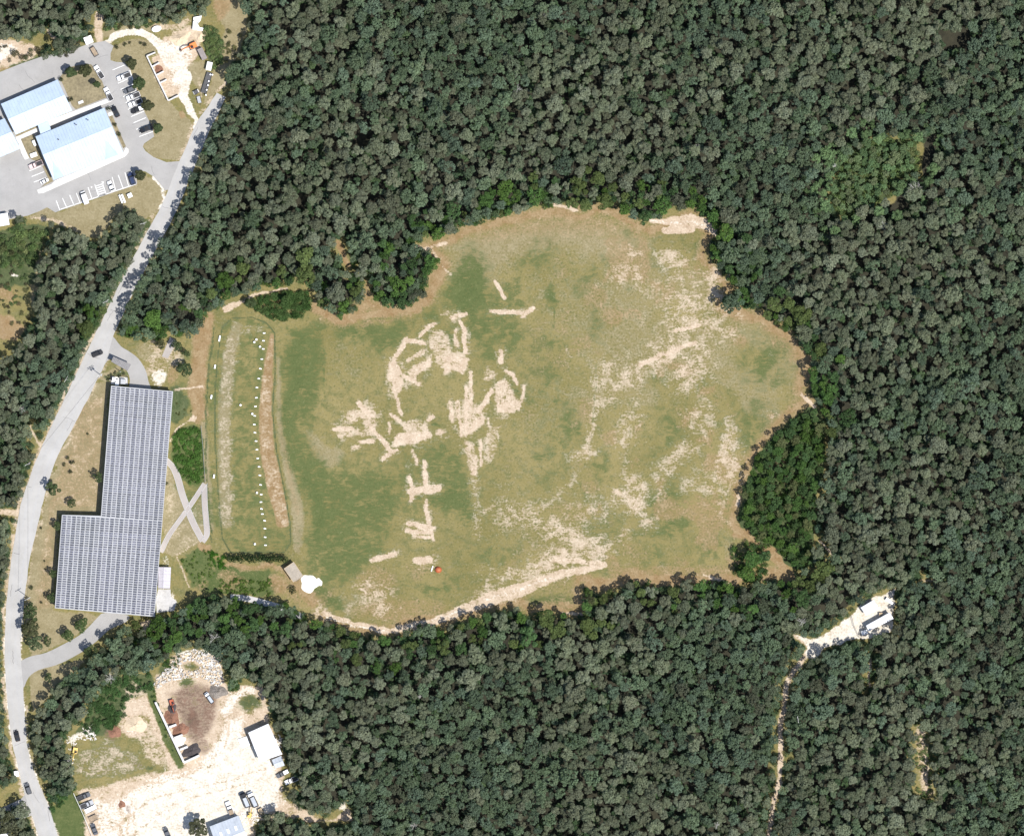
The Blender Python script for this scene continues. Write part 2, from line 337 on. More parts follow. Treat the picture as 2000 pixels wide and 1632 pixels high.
# --- field: tan tone by the north rim, lush green strip by the mound, patches
gp('lawn', [(815, 480), (930, 440), (1100, 405), (1240, 432), (1290, 470), (1270, 520), (1180, 530), (1100, 500), (1000, 520), (950, 580), (905, 560), (860, 560), (870, 500)], .62, 45)
gp('orange', [(850, 470), (1000, 420), (1165, 402), (1260, 440), (1200, 470), (1050, 470), (930, 480)], .5, 30)
for p, w, v in [([(612, 598), (660, 628), (700, 618), (760, 606), (815, 600)], 22, .95), ([(830, 590), (850, 550), (868, 520)], 26, .85), ([(700, 640), (800, 612), (850, 590)], 14, .6),
                ([(820, 482), (870, 474), (930, 446), (1000, 424), (1100, 406), (1170, 404), (1240, 436)], 16, .8), ([(1150, 1142), (1230, 1136), (1330, 1132), (1440, 1132)], 26, .95), ([(1200, 1120), (1420, 1112)], 26, .55),
                ([(1445, 1040), (1490, 1062), (1530, 1100), (1545, 1128)], 22, 1), ([(1500, 1118), (1545, 1128)], 26, 1), ([(1435, 606), (1500, 628), (1555, 668), (1582, 700), (1578, 750)], 22, .9),
                ([(1590, 786), (1530, 826), (1480, 880), (1460, 930)], 9, .7), ([(1440, 1000), (1446, 950)], 12, .7), ([(404, 622), (392, 700), (384, 770), (392, 810)], 32, .9), ([(440, 1104), (560, 1108)], 12, .9),
                ([(562, 1110), (590, 1150), (612, 1175)], 30, .7), ([(1035, 1190), (1130, 1180), (1150, 1150)], 16, .75), ([(640, 1205), (700, 1222), (780, 1222), (840, 1206)], 12, .5)]:
    gs('orange', p, w, v, 10, 0)
gb('orange', 770, 1190, 90, 26, -5, .52); gb('orange', 735, 1140, 45, 40, 0, .5); gb('orange', 840, 1190, 60, 22, 0, .45)
gp('green', [(545, 640), (640, 640), (634, 760), (618, 870), (660, 920), (730, 892), (800, 895), (792, 980), (765, 1036), (700, 1086), (640, 1128), (600, 1100), (590, 1000), (572, 900), (548, 800)], .68, 30, 3)
gp('green', [(545, 640), (600, 640), (595, 800), (600, 900), (640, 950), (660, 1040), (600, 1090), (590, 1000), (572, 900), (548, 800)], .85, 30, 3)
for x, y, rx, ry, a, v in [(925, 560, 34, 60, 10, .9), (930, 620, 40, 26, 0, .7), (985, 660, 38, 34, 0, .6), (740, 640, 60, 22, -8, .7), (690, 650, 40, 20, 0, .7), (848, 826, 12, 10, 0, .8), (880, 930, 60, 45, 0, .6),
                           (880, 975, 40, 25, 0, .8), (1085, 590, 12, 26, 10, .8), (1050, 690, 40, 20, 0, .5), (1500, 690, 40, 40, 30, .65), (1540, 720, 30, 26, 0, .5), (1300, 960, 60, 40, -30, .6), (1280, 1020, 70, 40, -10, .55),
                           (1390, 1050, 40, 26, 0, .5), (1300, 850, 30, 40, 0, .55), (1380, 480, 30, 24, 0, .55), (1180, 510, 26, 16, 0, .5), (1150, 560, 20, 30, 0, .5), (1160, 640, 14, 40, 0, .5), (700, 960, 70, 60, 0, .6), (680, 1080, 60, 30, 0, .7),
                           (640, 1150, 50, 24, 20, .8), (660, 1200, 40, 16, 10, .55), (1080, 1170, 45, 18, -12, .85), (1370, 770, 16, 12, 0, .5), (1075, 880, 50, 70, 0, .35), (800, 930, 60, 50, 0, .5), (1000, 1080, 90, 40, 0, .35), (840, 1140, 60, 20, 0, .5)]:
    gb('green', x, y, rx*1.15, ry*1.15, a, v, min(rx, ry)*.9, 3)
gb('lawn', 640, 890, 36, 26, 20, .62, None, 3); gb('lawn', 690, 720, 50, 60, 0, .3, None, 3); gb('lawn', 1250, 640, 80, 60, 0, .35); gb('lawn', 1350, 560, 60, 50, 0, .5); gb('lawn', 1240, 540, 60, 30, 0, .45); gb('lawn', 1150, 1000, 90, 60, -20, .35); gb('lawn', 700, 1180, 60, 26, 0, .5)
inF = np.clip(.5-sd_poly(PX, PY, FIELD)/30, 0, 1)
east = np.clip((PX-820)/400, 0, 1); big = fbm(170, 71, 4); mid = fbm(60, 81, 4); rid = 1-np.abs(fbm(70, 91, 4)-.5)*5
chan['lawn'] = np.maximum(chan['lawn'], inF*np.clip((big-.46)*3.2, 0, .5)*(.3+.7*east))
chan['green'] = np.maximum(chan['green'], inF*np.clip((fbm(110, 101, 5)-.53)*3.4, 0, .55))
chan['orange'] = np.maximum(chan['orange'], inF*np.clip((mid-.55)*3, 0, .5)*np.clip((PY-900)/250, 0, 1))
chan['orange'] = np.maximum(chan['orange'], inF*east*np.clip((fbm(48, 121, 5)-.5)*3.6, 0, .55))
rim = sd_poly(UX*.35+PX*.65, UY*.35+PY*.65, FIELD); chan['orange'] = np.maximum(chan['orange'], np.clip(1-np.abs(rim+8)/26, 0, 1)*.8*np.clip((PX-590)/40, 0, 1))
chan['straw'] = np.maximum(chan['straw'], inF*east*np.clip(rid, 0, 1)*np.clip((mid-.4)*3.5, 0, 1)*.42)
# straw and bare scrapes (zoom origin 740,600 at 4.8)
q = lambda pts: Z(740, 600, 4.8, pts)
for pts, w, v in [([(525, 155), (440, 205), (385, 275)], 7, 1), ([(270, 310), (345, 325), (420, 345)], 8, 1), ([(258, 300), (225, 360), (150, 470), (130, 530)], 9, 1), ([(130, 540), (170, 600), (130, 660), (190, 700), (160, 770)], 16, 1), ([(100, 560), (90, 660)], 8, .7),
                  ([(165, 820), (180, 900), (205, 1000)], 6, 1), ([(100, 1080), (105, 1190)], 5, 1), ([(115, 1000), (150, 1020), (200, 1060)], 8, .9), ([(500, 1020), (460, 1060)], 7, 1), ([(0, 1215), (60, 1270), (110, 1340)], 8, 1), ([(40, 1415), (120, 1360), (170, 1330)], 8, 1),
                  ([(770, 135), (800, 200), (800, 300), (815, 420)], 8, 1), ([(725, 220), (720, 300), (730, 360)], 8, .9), ([(680, 95), (750, 75), (815, 60)], 8, 1), ([(585, 70), (650, 45)], 4, .7), ([(1145, 405), (1135, 520)], 8, 1), ([(1190, 590), (1260, 630), (1300, 720)], 6, 1),
                  ([(860, 620), (870, 820), (860, 900)], 7, .9), ([(820, 760), (825, 1000), (815, 1200)], 8, 1), ([(1060, 780), (990, 900), (940, 970)], 9, 1), ([(760, 1060), (770, 1200)], 6, 1), ([(665, 890), (690, 1060)], 9, .8), ([(735, 890), (745, 1030)], 10, .8), ([(955, 1250), (960, 1480)], 6, 1),
                  ([(1025, 1040), (1030, 1130)], 6, .7), ([(1360, 740), (1350, 850), (1300, 960)], 6, .9), ([(1050, 30), (1200, 45), (1330, 55)], 7, 1), ([(1350, 80), (1445, 5)], 8, 1), ([(280, 500), (330, 460), (420, 420)], 8, .8), ([(230, 640), (320, 680), (380, 720)], 9, .9)]:
    gs('straw', q(pts), w*1.15, v, 2.5, 1); gs('straw', q(pts), w*2.6, .46, 8, 0)
for pts, v in [([(510, 180), (600, 210), (660, 290), (690, 400), (800, 420), (880, 500), (810, 560), (800, 650), (700, 600), (610, 650), (600, 590), (540, 560), (500, 440), (480, 390), (440, 350)], .72), ([(560, 440), (700, 440), (860, 480), (800, 640), (700, 590), (610, 640), (590, 520)], .95), ([(260, 600), (330, 540), (440, 500), (500, 430), (500, 560), (420, 600), (370, 640), (380, 720), (300, 680)], .95),
               ([(200, 1080), (300, 1040), (460, 1080), (510, 1200), (330, 1290), (130, 1320), (120, 1250), (210, 1200)], .72), ([(150, 1180), (480, 1150), (510, 1210), (330, 1280), (120, 1310)], 1), ([(540, 1140), (640, 1150), (580, 1220), (530, 1200)], 1), ([(300, 1330), (390, 1440), (340, 1500)], 1),
               ([(1000, 550), (1080, 590), (1150, 600), (1060, 690), (970, 700)], .68), ([(1120, 650), (1200, 680), (1280, 830), (1350, 900), (1280, 1010), (1100, 990), (1080, 860), (1080, 760)], .8), ([(1090, 880), (1330, 860), (1270, 1000), (1100, 990)], .95),
               ([(760, 880), (900, 880), (1000, 980), (1000, 1090), (880, 1170), (760, 1250)], .75), ([(900, 1030), (1000, 1010), (990, 1100), (870, 1190), (800, 1210)], 1), ([(780, 1220), (900, 1280), (940, 1420), (940, 1500), (900, 1580), (840, 1560), (810, 1400)], .78), ([(840, 1500), (950, 1450), (920, 1590), (850, 1580)], 1),
               ([(1000, 1120), (1160, 1090), (1110, 1300), (1060, 1460), (970, 1480), (990, 1280)], .64), ([(410, 1460), (460, 1480), (440, 1640), (400, 1600)], .9), ([(640, 880), (760, 880), (760, 1060), (680, 1080)], .6)]:
    gp('straw', q(pts), v*.95, 6, 1); gp('straw', q(pts), .5, 22, 3)
gs('straw', [(968, 552), (985, 582)], 8, 1, 2.5)
q = lambda pts: Z(600, 780, 3.472, pts)
for pts, w, v in [([(795, 430), (805, 570)], 9, 1), ([(690, 530), (715, 600), (705, 680)], 8, 1), ([(700, 620), (790, 610), (885, 605)], 14, 1), ([(805, 690), (810, 760), (830, 850)], 8, 1), ([(690, 840), (850, 870)], 10, 1), ([(680, 890), (830, 900)], 9, 1), ([(730, 925), (830, 935)], 8, .8), ([(830, 850), (855, 950)], 6, .9),
                  ([(440, 1090), (520, 1065), (595, 1045)], 10, 1), ([(740, 1095), (835, 1085)], 14, 1), ([(180, 200), (300, 200)], 8, 1), ([(300, 120), (420, 90), (430, 180)], 22, .72), ([(350, 290), (450, 280)], 8, 1), ([(230, 240), (430, 220)], 14, .66), ([(350, 30), (430, 110)], 10, 1), ([(430, 190), (500, 260), (560, 350)], 8, 1), ([(310, 330), (350, 320)], 8, .8),
                  ([(1130, 540), (1160, 900)], 10, .5), ([(1200, 760), (1270, 720)], 8, .6), ([(710, 340), (745, 440)], 8, .7), ([(620, 30), (640, 100)], 5, 1)]:
    gs('straw', q(pts), w*1.1, v, 2.5, 1); gs('straw', q(pts), w*2.4, .44, 8, 0)
for x, y, rx, ry, a, v in [(700, 1140, 18, 16, 0, .62), (745, 1170, 26, 20, 0, .55), (1160, 1000, 30, 40, 60, .5), (1040, 1015, 46, 26, 0, .6), (1000, 1000, 40, 30, 0, .5), (1090, 960, 18, 44, 25, .48), (720, 1150, 16, 30, 0, .58), (760, 1200, 20, 14, 0, .52), (690, 1180, 22, 8, -60, .5), (620, 1180, 22, 10, -60, .62), (640, 1195, 26, 12, 20, .6),
                           # north-east scrapes
                           (1340, 590, 50, 60, 20, .6), (1385, 560, 26, 50, 20, .66), (1300, 640, 30, 50, 20, .56), (1360, 640, 60, 20, -10, .68), (1290, 700, 70, 22, -30, .72), (1380, 700, 22, 40, 30, .6), (1350, 740, 50, 36, -20, .62), (1240, 740, 60, 30, -30, .58), (1180, 740, 40, 30, -40, .55), (1170, 800, 20, 50, 20, .5), (1410, 590, 14, 40, 0, .66),
                           (1225, 490, 22, 14, 30, .6), (1250, 545, 40, 18, 20, .58), (1210, 550, 18, 26, 0, .56), (1310, 490, 36, 18, 10, .66), (1330, 520, 36, 30, 0, .52), (1395, 640, 24, 30, 0, .62), (1420, 660, 16, 16, 0, .6), (1390, 720, 12, 40, 30, .56), (1270, 700, 30, 30, 0, .6),
                           (1135, 880, 36, 20, -10, .68), (1160, 850, 10, 40, 25, .5), (1230, 850, 16, 50, 15, .56), (1355, 830, 30, 40, 20, .54), (1425, 880, 26, 50, 0, .66), (1420, 930, 24, 30, 0, .6), (1320, 900, 36, 30, -40, .58), (1240, 940, 40, 24, 20, .68), (1225, 980, 36, 28, 0, .7), (1300, 930, 30, 20, -30, .56), (1190, 975, 16, 10, 0, .8), (1370, 950, 30, 30, 0, .5),
                           (1250, 1010, 20, 30, 0, .55), (1110, 1050, 60, 26, 40, .62), (1140, 1070, 40, 36, 30, .7), (1060, 1090, 60, 20, -35, .62), (1090, 1100, 80, 26, -15, .74), (1170, 1090, 30, 18, 0, .7), (1210, 1050, 14, 30, 0, .5), (1010, 1120, 40, 18, -10, .62), (960, 1170, 50, 16, -20, .75), (960, 1120, 16, 12, 0, .5), (1395, 960, 20, 12, 30, .6)]:
    gb('straw', x, y, rx*1.2, ry*1.2, a, v*(.98 if x > 1000 else .95), min(rx, ry)*1.1, 3)
for p, w, v in [([(1320, 645), (1365, 636)], 9, 1), ([(1250, 712), (1300, 690), (1358, 668)], 10, 1), ([(1180, 780), (1250, 712)], 26, .5), ([(1080, 1090), (1180, 1102)], 12, .85), ([(1160, 830), (1150, 860)], 12, .6), ([(630, 1196), (690, 1218), (760, 1232), (840, 1216), (900, 1192), (960, 1168), (1020, 1150), (1090, 1122), (1180, 1104)], [9, 11, 13, 16, 19, 27, 28, 18, 12], .92),
                ([(1270, 432), (1310, 432), (1350, 430), (1385, 440), (1400, 460)], [8, 16, 26, 20, 8], 1), ([(1300, 450), (1350, 446)], 18, 1), ([(1566, 772), (1592, 794)], 8, 1), ([(1425, 520), (1420, 548)], 8, .8), ([(1375, 1124), (1410, 1132), (1425, 1140)], 6, .9), ([(1440, 985), (1443, 965)], 9, .9), ([(812, 480), (830, 488), (870, 474)], 8, .8), ([(845, 492), (866, 520), (880, 535)], 7, .6),
                ([(440, 604), (470, 590), (500, 574), (560, 563)], [14, 9, 6, 5], 1), ([(700, 1148), (720, 1160)], 6, .8), ([(1080, 400), (1125, 410)], 8, .9), ([(1100, 1196), (1135, 1200)], 6, 1)]:
    gs('straw', p, w, v, 2.5, 1)
for p in ([(1270, 432), (1310, 434), (1350, 434), (1385, 440)], [(950, 1170), (1010, 1152), (1075, 1128)], [(800, 1225), (900, 1192)], [(640, 1206), (690, 1222), (760, 1234)]): gs('white', p, 7, .62, 5)
# mowing lines and drain traces read as thin greener lines
for p in ([(1165, 700), (1162, 780), (1150, 900)], [(635, 680), (632, 770)], [(1085, 590), (1080, 640)], [(940, 1085), (960, 1070)], [(620, 1120), (660, 1105)]): gs('green', p, 2.5, .8, 2)
# --- the long mound with mown strips (zoom 380,560 at 5.44)
MOUND = [(434, 640), (452, 622), (490, 619), (520, 630), (536, 650), (538, 720), (532, 800), (540, 880), (556, 960), (566, 1020), (568, 1060), (555, 1078), (450, 1078), (434, 1050), (426, 960), (420, 860), (420, 760), (426, 690)]
gp('green', MOUND, .46, 4, 2); gp('straw', MOUND, 1, 4, 2, True); gp('orange', MOUND, 1, 4, 2, True)
gs('lawn', [(462, 640), (446, 700), (438, 780), (436, 880), (440, 1020)], 26, .72, 6); gs('straw', [(455, 660), (446, 720), (440, 800), (440, 900), (444, 1018)], 32, .52, 10); gp('straw', [(450, 625), (520, 634), (520, 650), (470, 660), (445, 680)], .42, 5)
gs('orange', [(532, 655), (524, 720), (518, 800), (522, 880), (540, 960), (552, 1018)], [10, 20, 26, 30, 30, 28], .92, 4, 1); gs('straw', [(532, 655), (524, 720), (518, 800), (522, 880), (540, 960), (552, 1018)], [8, 18, 24, 26, 26, 24], .44, 6, 1)
gs('weed', MOUND+[MOUND[0]], 4, .8, 3, 2); gs('lawn', [(544, 700), (546, 830), (564, 920), (582, 1000), (580, 1070)], [8, 14, 22, 26, 20], .8, 8); gs('orange', [(546, 830), (564, 920), (580, 1000)], 14, .45, 8); gs('weed', [(418, 640), (408, 720), (402, 800), (402, 900), (408, 1000), (414, 1060)], 6, .7, 4)
gs('lawn', [(396, 830), (404, 930), (412, 1030)], 14, .9, 8)
# --- west edge by the sloped paths
gp('green', [(338, 838), (394, 832), (400, 940), (374, 948), (350, 930), (336, 890)], 1.2, 5); gp('green', [(352, 1090), (390, 1065), (440, 1100), (480, 1110), (530, 1115), (545, 1150), (530, 1168), (470, 1160), (400, 1158), (372, 1140)], 1.15, 8)
gb('lawn', 400, 1100, 40, 20, 30, .8); gb('orange', 455, 1130, 36, 16, 10, .55); gb('orange', 545, 1145, 22, 22, 0, .7); gb('orange', 398, 1066, 16, 8, 20, .9)
gp('lawn', [(322, 890), (352, 960), (372, 1000), (400, 950), (404, 1050), (340, 1085), (318, 1080)], .95, 5); gp('straw', [(322, 890), (352, 960), (372, 1000), (400, 950), (404, 1050), (340, 1085), (318, 1080)], .36, 6); gb('weed', 345, 790, 22, 40, 5, .8); gs('orange', [(386, 640), (378, 760), (386, 820)], 18, .8, 6); gs('straw', [(332, 862), (345, 838), (368, 822), (382, 814)], 4, 1, 2); gs('straw', [(370, 1145), (345, 1085), (380, 1062)], 4, .8, 2); gs('straw', [(340, 762), (395, 754)], 5, .9, 2)
gb('straw', 376, 818, 8, 8, 0, 1); gb('straw', 326, 690, 40, 20, 30, .62); gb('white', 312, 738, 14, 16, 0, .8); gb('straw', 305, 715, 30, 22, 0, .6); gb('orange', 340, 730, 14, 26, 10, .6); gb('lawn', 285, 690, 26, 16, 30, .6)
gs('white', [(325, 1090), (318, 1152), (322, 1185)], 14, .5, 5); gb('white', 325, 1172, 20, 18, 0, .9); gb('straw', 290, 1225, 18, 14, 0, .9)
gp('lawn', [(190, 745), (215, 750), (200, 1005), (118, 1005), (104, 1190), (200, 1200), (150, 1240), (60, 1282), (46, 1200), (56, 1100), (78, 1010), (100, 930), (130, 840)], 1, 5)
gp('straw', [(160, 770), (212, 760), (196, 1000), (118, 1000), (104, 1180), (60, 1200), (90, 990)], .33, 14); gp('orange', [(150, 790), (212, 760), (196, 1000), (118, 1000), (104, 1190), (60, 1200), (90, 985)], .5, 14); gp('lawn', [(58, 1300), (170, 1290), (110, 1340), (60, 1395)], 1, 5); gp('lawn', [(190, 735), (250, 700), (256, 730), (215, 750)], 1, 4); gp('weed', [(200, 735), (240, 715), (245, 728), (212, 745)], .6, 4)
# --- road verges
for i in range(len(ROAD)-1):
    a, b = ROAD[i], ROAD[i+1]; v = .72 if a[1] > 640 else .58
    gs('straw', [(a[0]-2, a[1]), (b[0]-2, b[1])], 12, v, 5, 0); gs('straw', [(a[2]+1, a[3]), (b[2]+1, b[3])], 8, v*.8, 5, 0)
    if a[1] > 1150: gs('white', [(a[0]+1, a[1]), (b[0]+1, b[1])], 7, .7, 3); gs('white', [(a[2], a[3]), (b[2], b[3])], 5, .7, 3)
gs('weed', [(284, 440), (240, 530), (205, 600), (165, 680), (120, 780)], 26, .9, 6)
# --- north-west: dry lawns, sand, loop drive
gp('lawn', [(216, 118), (216, 105), (222, 92), (245, 80), (270, 75), (290, 80), (308, 95), (300, 105), (290, 108), (305, 150), (330, 195), (345, 215), (372, 235), (376, 250), (360, 300), (352, 314), (300, 308), (278, 285), (300, 268), (262, 165), (240, 122)], 1, 3, 2)
gp('lawn', [(108, 418), (265, 360), (262, 330), (300, 345), (322, 372), (320, 400), (285, 430), (244, 402), (210, 440), (190, 470), (160, 462), (100, 432), (55, 424), (90, 406)], 1, 4); gs('straw', [(60, 424), (110, 430), (150, 450)], 10, .7, 4)
gp('weed', [(395, 50), (420, 60), (440, 90), (432, 120), (414, 135), (400, 100)], .9, 6); gp('lawn', [(416, -160), (456, -160), (484, 30), (480, 60), (462, 112), (440, 140), (420, 190), (395, 205), (408, 160), (430, 110), (440, 60), (420, 20)], .95, 6); gp('orange', [(416, -160), (456, -160), (456, 0), (440, 30), (425, 50), (415, 20)], .7, 8)
gp('straw', [(-150, 84), (0, 76), (60, 84), (80, 96), (60, 112), (20, 128), (-150, 150)], .95, 6); gp('white', [(-150, 90), (0, 84), (40, 92), (20, 112), (-10, 122), (-150, 140)], .75, 8); gb('straw', 102, 68, 12, 8, 30, .9); gs('straw', [(194, 30), (190, 60), (196, 82)], [20, 14, 14], .95, 4); gs('orange', [(-60, 150), (0, 136), (60, 116)], 6, .9, 3); gs('weed', [(20, 128), (80, 112), (160, 92)], 8, .8, 4)
gs('lawn', [(206, 66), (240, 54), (300, 52)], 16, .9, 5); gs('straw', [(300, 52), (350, 52), (370, 40)], 14, .7, 5)
gs('white', [(205, 86), (222, 72), (245, 64), (270, 62), (295, 72), (315, 92), (335, 112)], [10, 12, 13, 14, 15, 22, 40], 1, 3); gp('straw', [(318, 76), (350, 62), (372, 72), (395, 90), (388, 112), (372, 130), (362, 160), (352, 185), (322, 190), (300, 150), (292, 108), (310, 100)], 1, 6); gp('white', [(318, 80), (345, 74), (380, 100), (372, 130), (362, 160), (350, 180), (332, 160), (312, 110)], .72, 14); gs('white', [(362, 150), (358, 190), (372, 215), (384, 236), (380, 250)], [26, 16, 14, 10, 6], 1, 3)
gp('straw', [(335, 62), (375, 50), (398, 70), (395, 95), (350, 85)], .8, 6); gp('lawn', [(372, 125), (400, 120), (404, 150), (392, 190), (380, 175), (372, 150)], .85, 5); gp('straw', [(372, 130), (385, 150), (380, 200), (392, 205), (398, 160)], .55, 5); gb('orange', 388, 72, 10, 12, 0, .8); gb('mulch', 345, 140, 8, 14, 0, .2); gb('orange', 354, 226, 6, 10, 0, .9); gs('straw', [(425, 180), (440, 160)], 8, .8, 4); gs('white', [(318, 372), (322, 390), (312, 410)], 8, .8, 3); gs('white', [(300, 345), (318, 368)], 6, .9, 3); gs('straw', [(378, 250), (362, 298), (352, 314)], 5, .8, 2)
# --- west scrub
gp('weed', [(-150, 450), (22, 446), (60, 434), (100, 446), (80, 480), (66, 560), (-150, 560)], .9, 8); gp('orange', [(-150, 515), (0, 520), (22, 530), (18, 555), (40, 568), (30, 590), (-150, 600)], .7, 10); gs('lawn', [(75, 470), (68, 540), (70, 590)], 22, .8, 8); gp('orange', [(-150, 610), (0, 615), (30, 620), (52, 642), (30, 668), (0, 660), (-150, 670)], .95, 6); gp('mulch', [(-150, 610), (0, 612), (45, 640), (20, 665), (-150, 665)], .3, 8); gb('white', 28, 538, 8, 5, 30, .7)
# --- south-west yard: white sand floor, stockpiles, weeds
gp('straw', [(300, 1320), (340, 1275), (430, 1280), (440, 1335), (520, 1340), (530, 1410), (556, 1470), (560, 1560), (640, 1600), (500, 1600), (496, 1790), (200, 1790), (150, 1545), (250, 1520), (330, 1500), (280, 1400), (230, 1420), (250, 1360), (296, 1350)], .9, 8)
gp('white', [(330, 1500), (370, 1500), (420, 1450), (445, 1400), (470, 1400), (480, 1440), (540, 1490), (556, 1560), (520, 1590), (490, 1600), (495, 1790), (230, 1790), (240, 1560)], .95, 26); gp('white', [(180, 1560), (240, 1550), (250, 1790), (200, 1790)], .62, 14); gs('white', [(440, 1390), (455, 1360), (490, 1350)], 26, .7, 10)
gp('weed', [(172, 1388), (196, 1350), (222, 1322), (292, 1312), (300, 1345), (250, 1365), (245, 1400), (215, 1430), (170, 1440), (145, 1430)], 1, 8); gp('green', [(150, 1470), (210, 1440), (270, 1470), (285, 1500), (250, 1520), (170, 1525), (145, 1510)], .62, 10); gp('weed', [(150, 1470), (210, 1440), (270, 1470), (285, 1500), (250, 1520), (170, 1525), (145, 1510)], .46, 10)
GST = [(292, 1342), (308, 1396), (328, 1448), (352, 1494)]; gp('straw', [(240, 1330), (285, 1340), (300, 1390), (320, 1450), (340, 1490), (300, 1500), (270, 1450), (230, 1420), (240, 1380)], .66, 10); gb('orange', 225, 1428, 12, 12, 0, 1); gb('mulch', 218, 1440, 8, 10, 0, .5); gb('straw', 262, 1420, 26, 20, 0, 1); gb('white', 262, 1420, 20, 12, 0, .6)
gp('green', [(98, 1590), (110, 1560), (140, 1540), (150, 1560), (182, 1640), (190, 1790), (112, 1790), (104, 1640)], 1, 4); gb('green', 330, 1290, 14, 8, -20, 1); gb('green', 365, 1335, 18, 12, 0, .8); gb('green', 455, 1335, 14, 12, 0, .8); gp('green', [(455, 1375), (490, 1350), (512, 1360), (516, 1380), (490, 1395), (465, 1400)], .56, 6)
gp('mulch', [(330, 1358), (350, 1345), (390, 1340), (418, 1350), (420, 1390), (405, 1430), (380, 1450), (362, 1430), (350, 1400)], .62, 12); gp('mulch', [(360, 1378), (385, 1385), (400, 1410), (385, 1440), (365, 1420)], .8, 10); gb('mulch', 420, 1352, 18, 12, 0, .7); gb('mulch', 397, 1455, 14, 18, 0, .56); gs('white', [(345, 1275), (400, 1270), (432, 1290)], 10, .7, 6)
gb('orange', 238, 1570, 8, 7, 0, 1); gb('mulch', 252, 1580, 5, 10, 10, .5); gp('straw', [(558, 1570), (640, 1602), (684, 1572), (690, 1600), (600, 1604)], 1, 4); gb('white', 668, 1572, 12, 10, -30, .8); gs('white', [(128, 1480), (136, 1500), (140, 1520)], 5, .9, 3); gs('white', [(140, 1445), (176, 1425)], [16, 10], .7, 4)
for ch in ('straw', 'white', 'lawn'): gs(ch, GST, [16, 12, 14, 14], 1, 4, 1, True)
gs('green', GST, [18, 14, 15, 16], 1, 3); gs('weed', GST, [10, 8, 8, 10], .5, 4)
for x, y, rx, ry in ((372, 1300, 16, 8), (365, 1335, 18, 10), (455, 1338, 12, 12), (488, 1374, 24, 16), (295, 1500, 16, 8), (320, 1310, 14, 12)): gb('straw', x, y, rx, ry, 0, .75, 8, 0, True); gb('white', x, y, rx, ry, 0, .9, 8, 0, True); gb('weed', x, y, rx, ry, 0, .62, 8)
gp('straw', [(150, 1470), (210, 1440), (270, 1470), (285, 1500), (250, 1520), (170, 1525), (145, 1510)], .56, 14)
for p in ([(250, 1500), (300, 1530), (420, 1490)], [(300, 1470), (330, 1510), (430, 1470), (450, 1400)], [(220, 1620), (300, 1560), (420, 1530), (520, 1500)], [(260, 1632), (340, 1570), (480, 1530)], [(246, 1632), (258, 1560)], [(262, 1632), (262, 1575)]):
    gs('white', smooth_px(p), 4, .55, 3, 1, True)
gb('mulch', 215, 1432, 16, 14, 0, .5); gb('mulch', 270, 1490, 14, 8, 30, .4); gp('mulch', [(325, 1356), (350, 1340), (395, 1335), (430, 1345), (425, 1392), (412, 1435), (385, 1462), (362, 1440), (345, 1395)], .66, 14); gs('mulch', [(355, 1400), (385, 1380), (415, 1388)], 16, .6, 8); gs('mulch', [(370, 1440), (395, 1420), (412, 1400)], 12, .5, 8)
# --- compound, tracks
gp('white', COMPOUND, 1, 4); gp('straw', COMPOUND, 1, 6); gs('straw', TRACK, 11, .95, 3); gs('white', TRACK[:6], 4, .6, 4); gs('straw', [(1798, 1430), (1803, 1490), (1812, 1545)], 24, .72, 8); gs('straw', [(1790, 1420), (1805, 1445)], 6, .7, 3); gs('straw', [(1700, 1285), (1697, 1340)], 5, .9, 2); gs('straw', [(1600, 1056), (1625, 1082)], 5, .9, 2); gs('straw', [(1552, 1240), (1580, 1262)], 8, .9, 3); gs('straw', [(1800, 1132), (1830, 1134)], 6, .8, 3); gs('orange', [(660, 475), (680, 520)], 12, .9, 4); gs('straw', [(85, 890), (60, 832)], 6, .7, 3); gs('straw', [(-60, 1000), (36, 1000)], 12, .8, 3)
gp('weed', SHRUB_E, 1, 4); gp('weed', SHRUB_N, 1, 6)
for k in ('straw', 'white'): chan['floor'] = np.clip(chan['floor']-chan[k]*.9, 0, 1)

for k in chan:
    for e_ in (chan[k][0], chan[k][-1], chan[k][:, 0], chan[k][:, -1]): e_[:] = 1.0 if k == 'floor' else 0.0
gv = np.stack([(PX-1000)*S, (816-PY)*S, np.zeros(PX.shape)], -1).reshape(-1, 3)
idx = np.arange(NX*NY).reshape(NY, NX)
gf = np.stack([idx[:-1, :-1], idx[1:, :-1], idx[1:, 1:], idx[:-1, 1:]], -1).reshape(-1, 4)
far = 5200.0; ex = [(-far, far), (far, far), (far, -far), (-far, -far)]
co = [idx[0, 0], idx[0, -1], idx[-1, -1], idx[-1, 0]]
gv = np.vstack([gv, [(x, y, 0) for x, y in ex]]); nb = NX*NY
edges = [list(idx[0, ::-1]), list(idx[::-1, -1]), list(idx[-1, :]), list(idx[:, 0])]
faces = [tuple(map(int, f)) for f in gf]
for e, (a, b) in zip(edges, ((0, 1), (1, 2), (2, 3), (3, 0))):   # each rim strip is one ngon joining the grid rim to the horizon corners
    faces.append(tuple(int(i) for i in e)+(nb+a, nb+b))
me = bpy.data.meshes.new('ground'); me.from_pydata(gv, [], faces)
for nm, ks in (('mask_a', ('straw', 'green', 'orange', 'white')), ('mask_b', ('floor', 'lawn', 'mulch', 'weed'))):
    at = me.color_attributes.new(nm, 'FLOAT_COLOR', 'POINT'); arr = np.zeros((len(gv), 4), np.float32)
    for i, k in enumerate(ks): arr[:nb, i] = chan[k].reshape(-1)
    if nm == 'mask_b': arr[nb:, 0] = 1
    at.data.foreach_set('color', arr.reshape(-1))
ground = bpy.data.objects.new('ground', me); C.objects.link(ground); struct(ground)

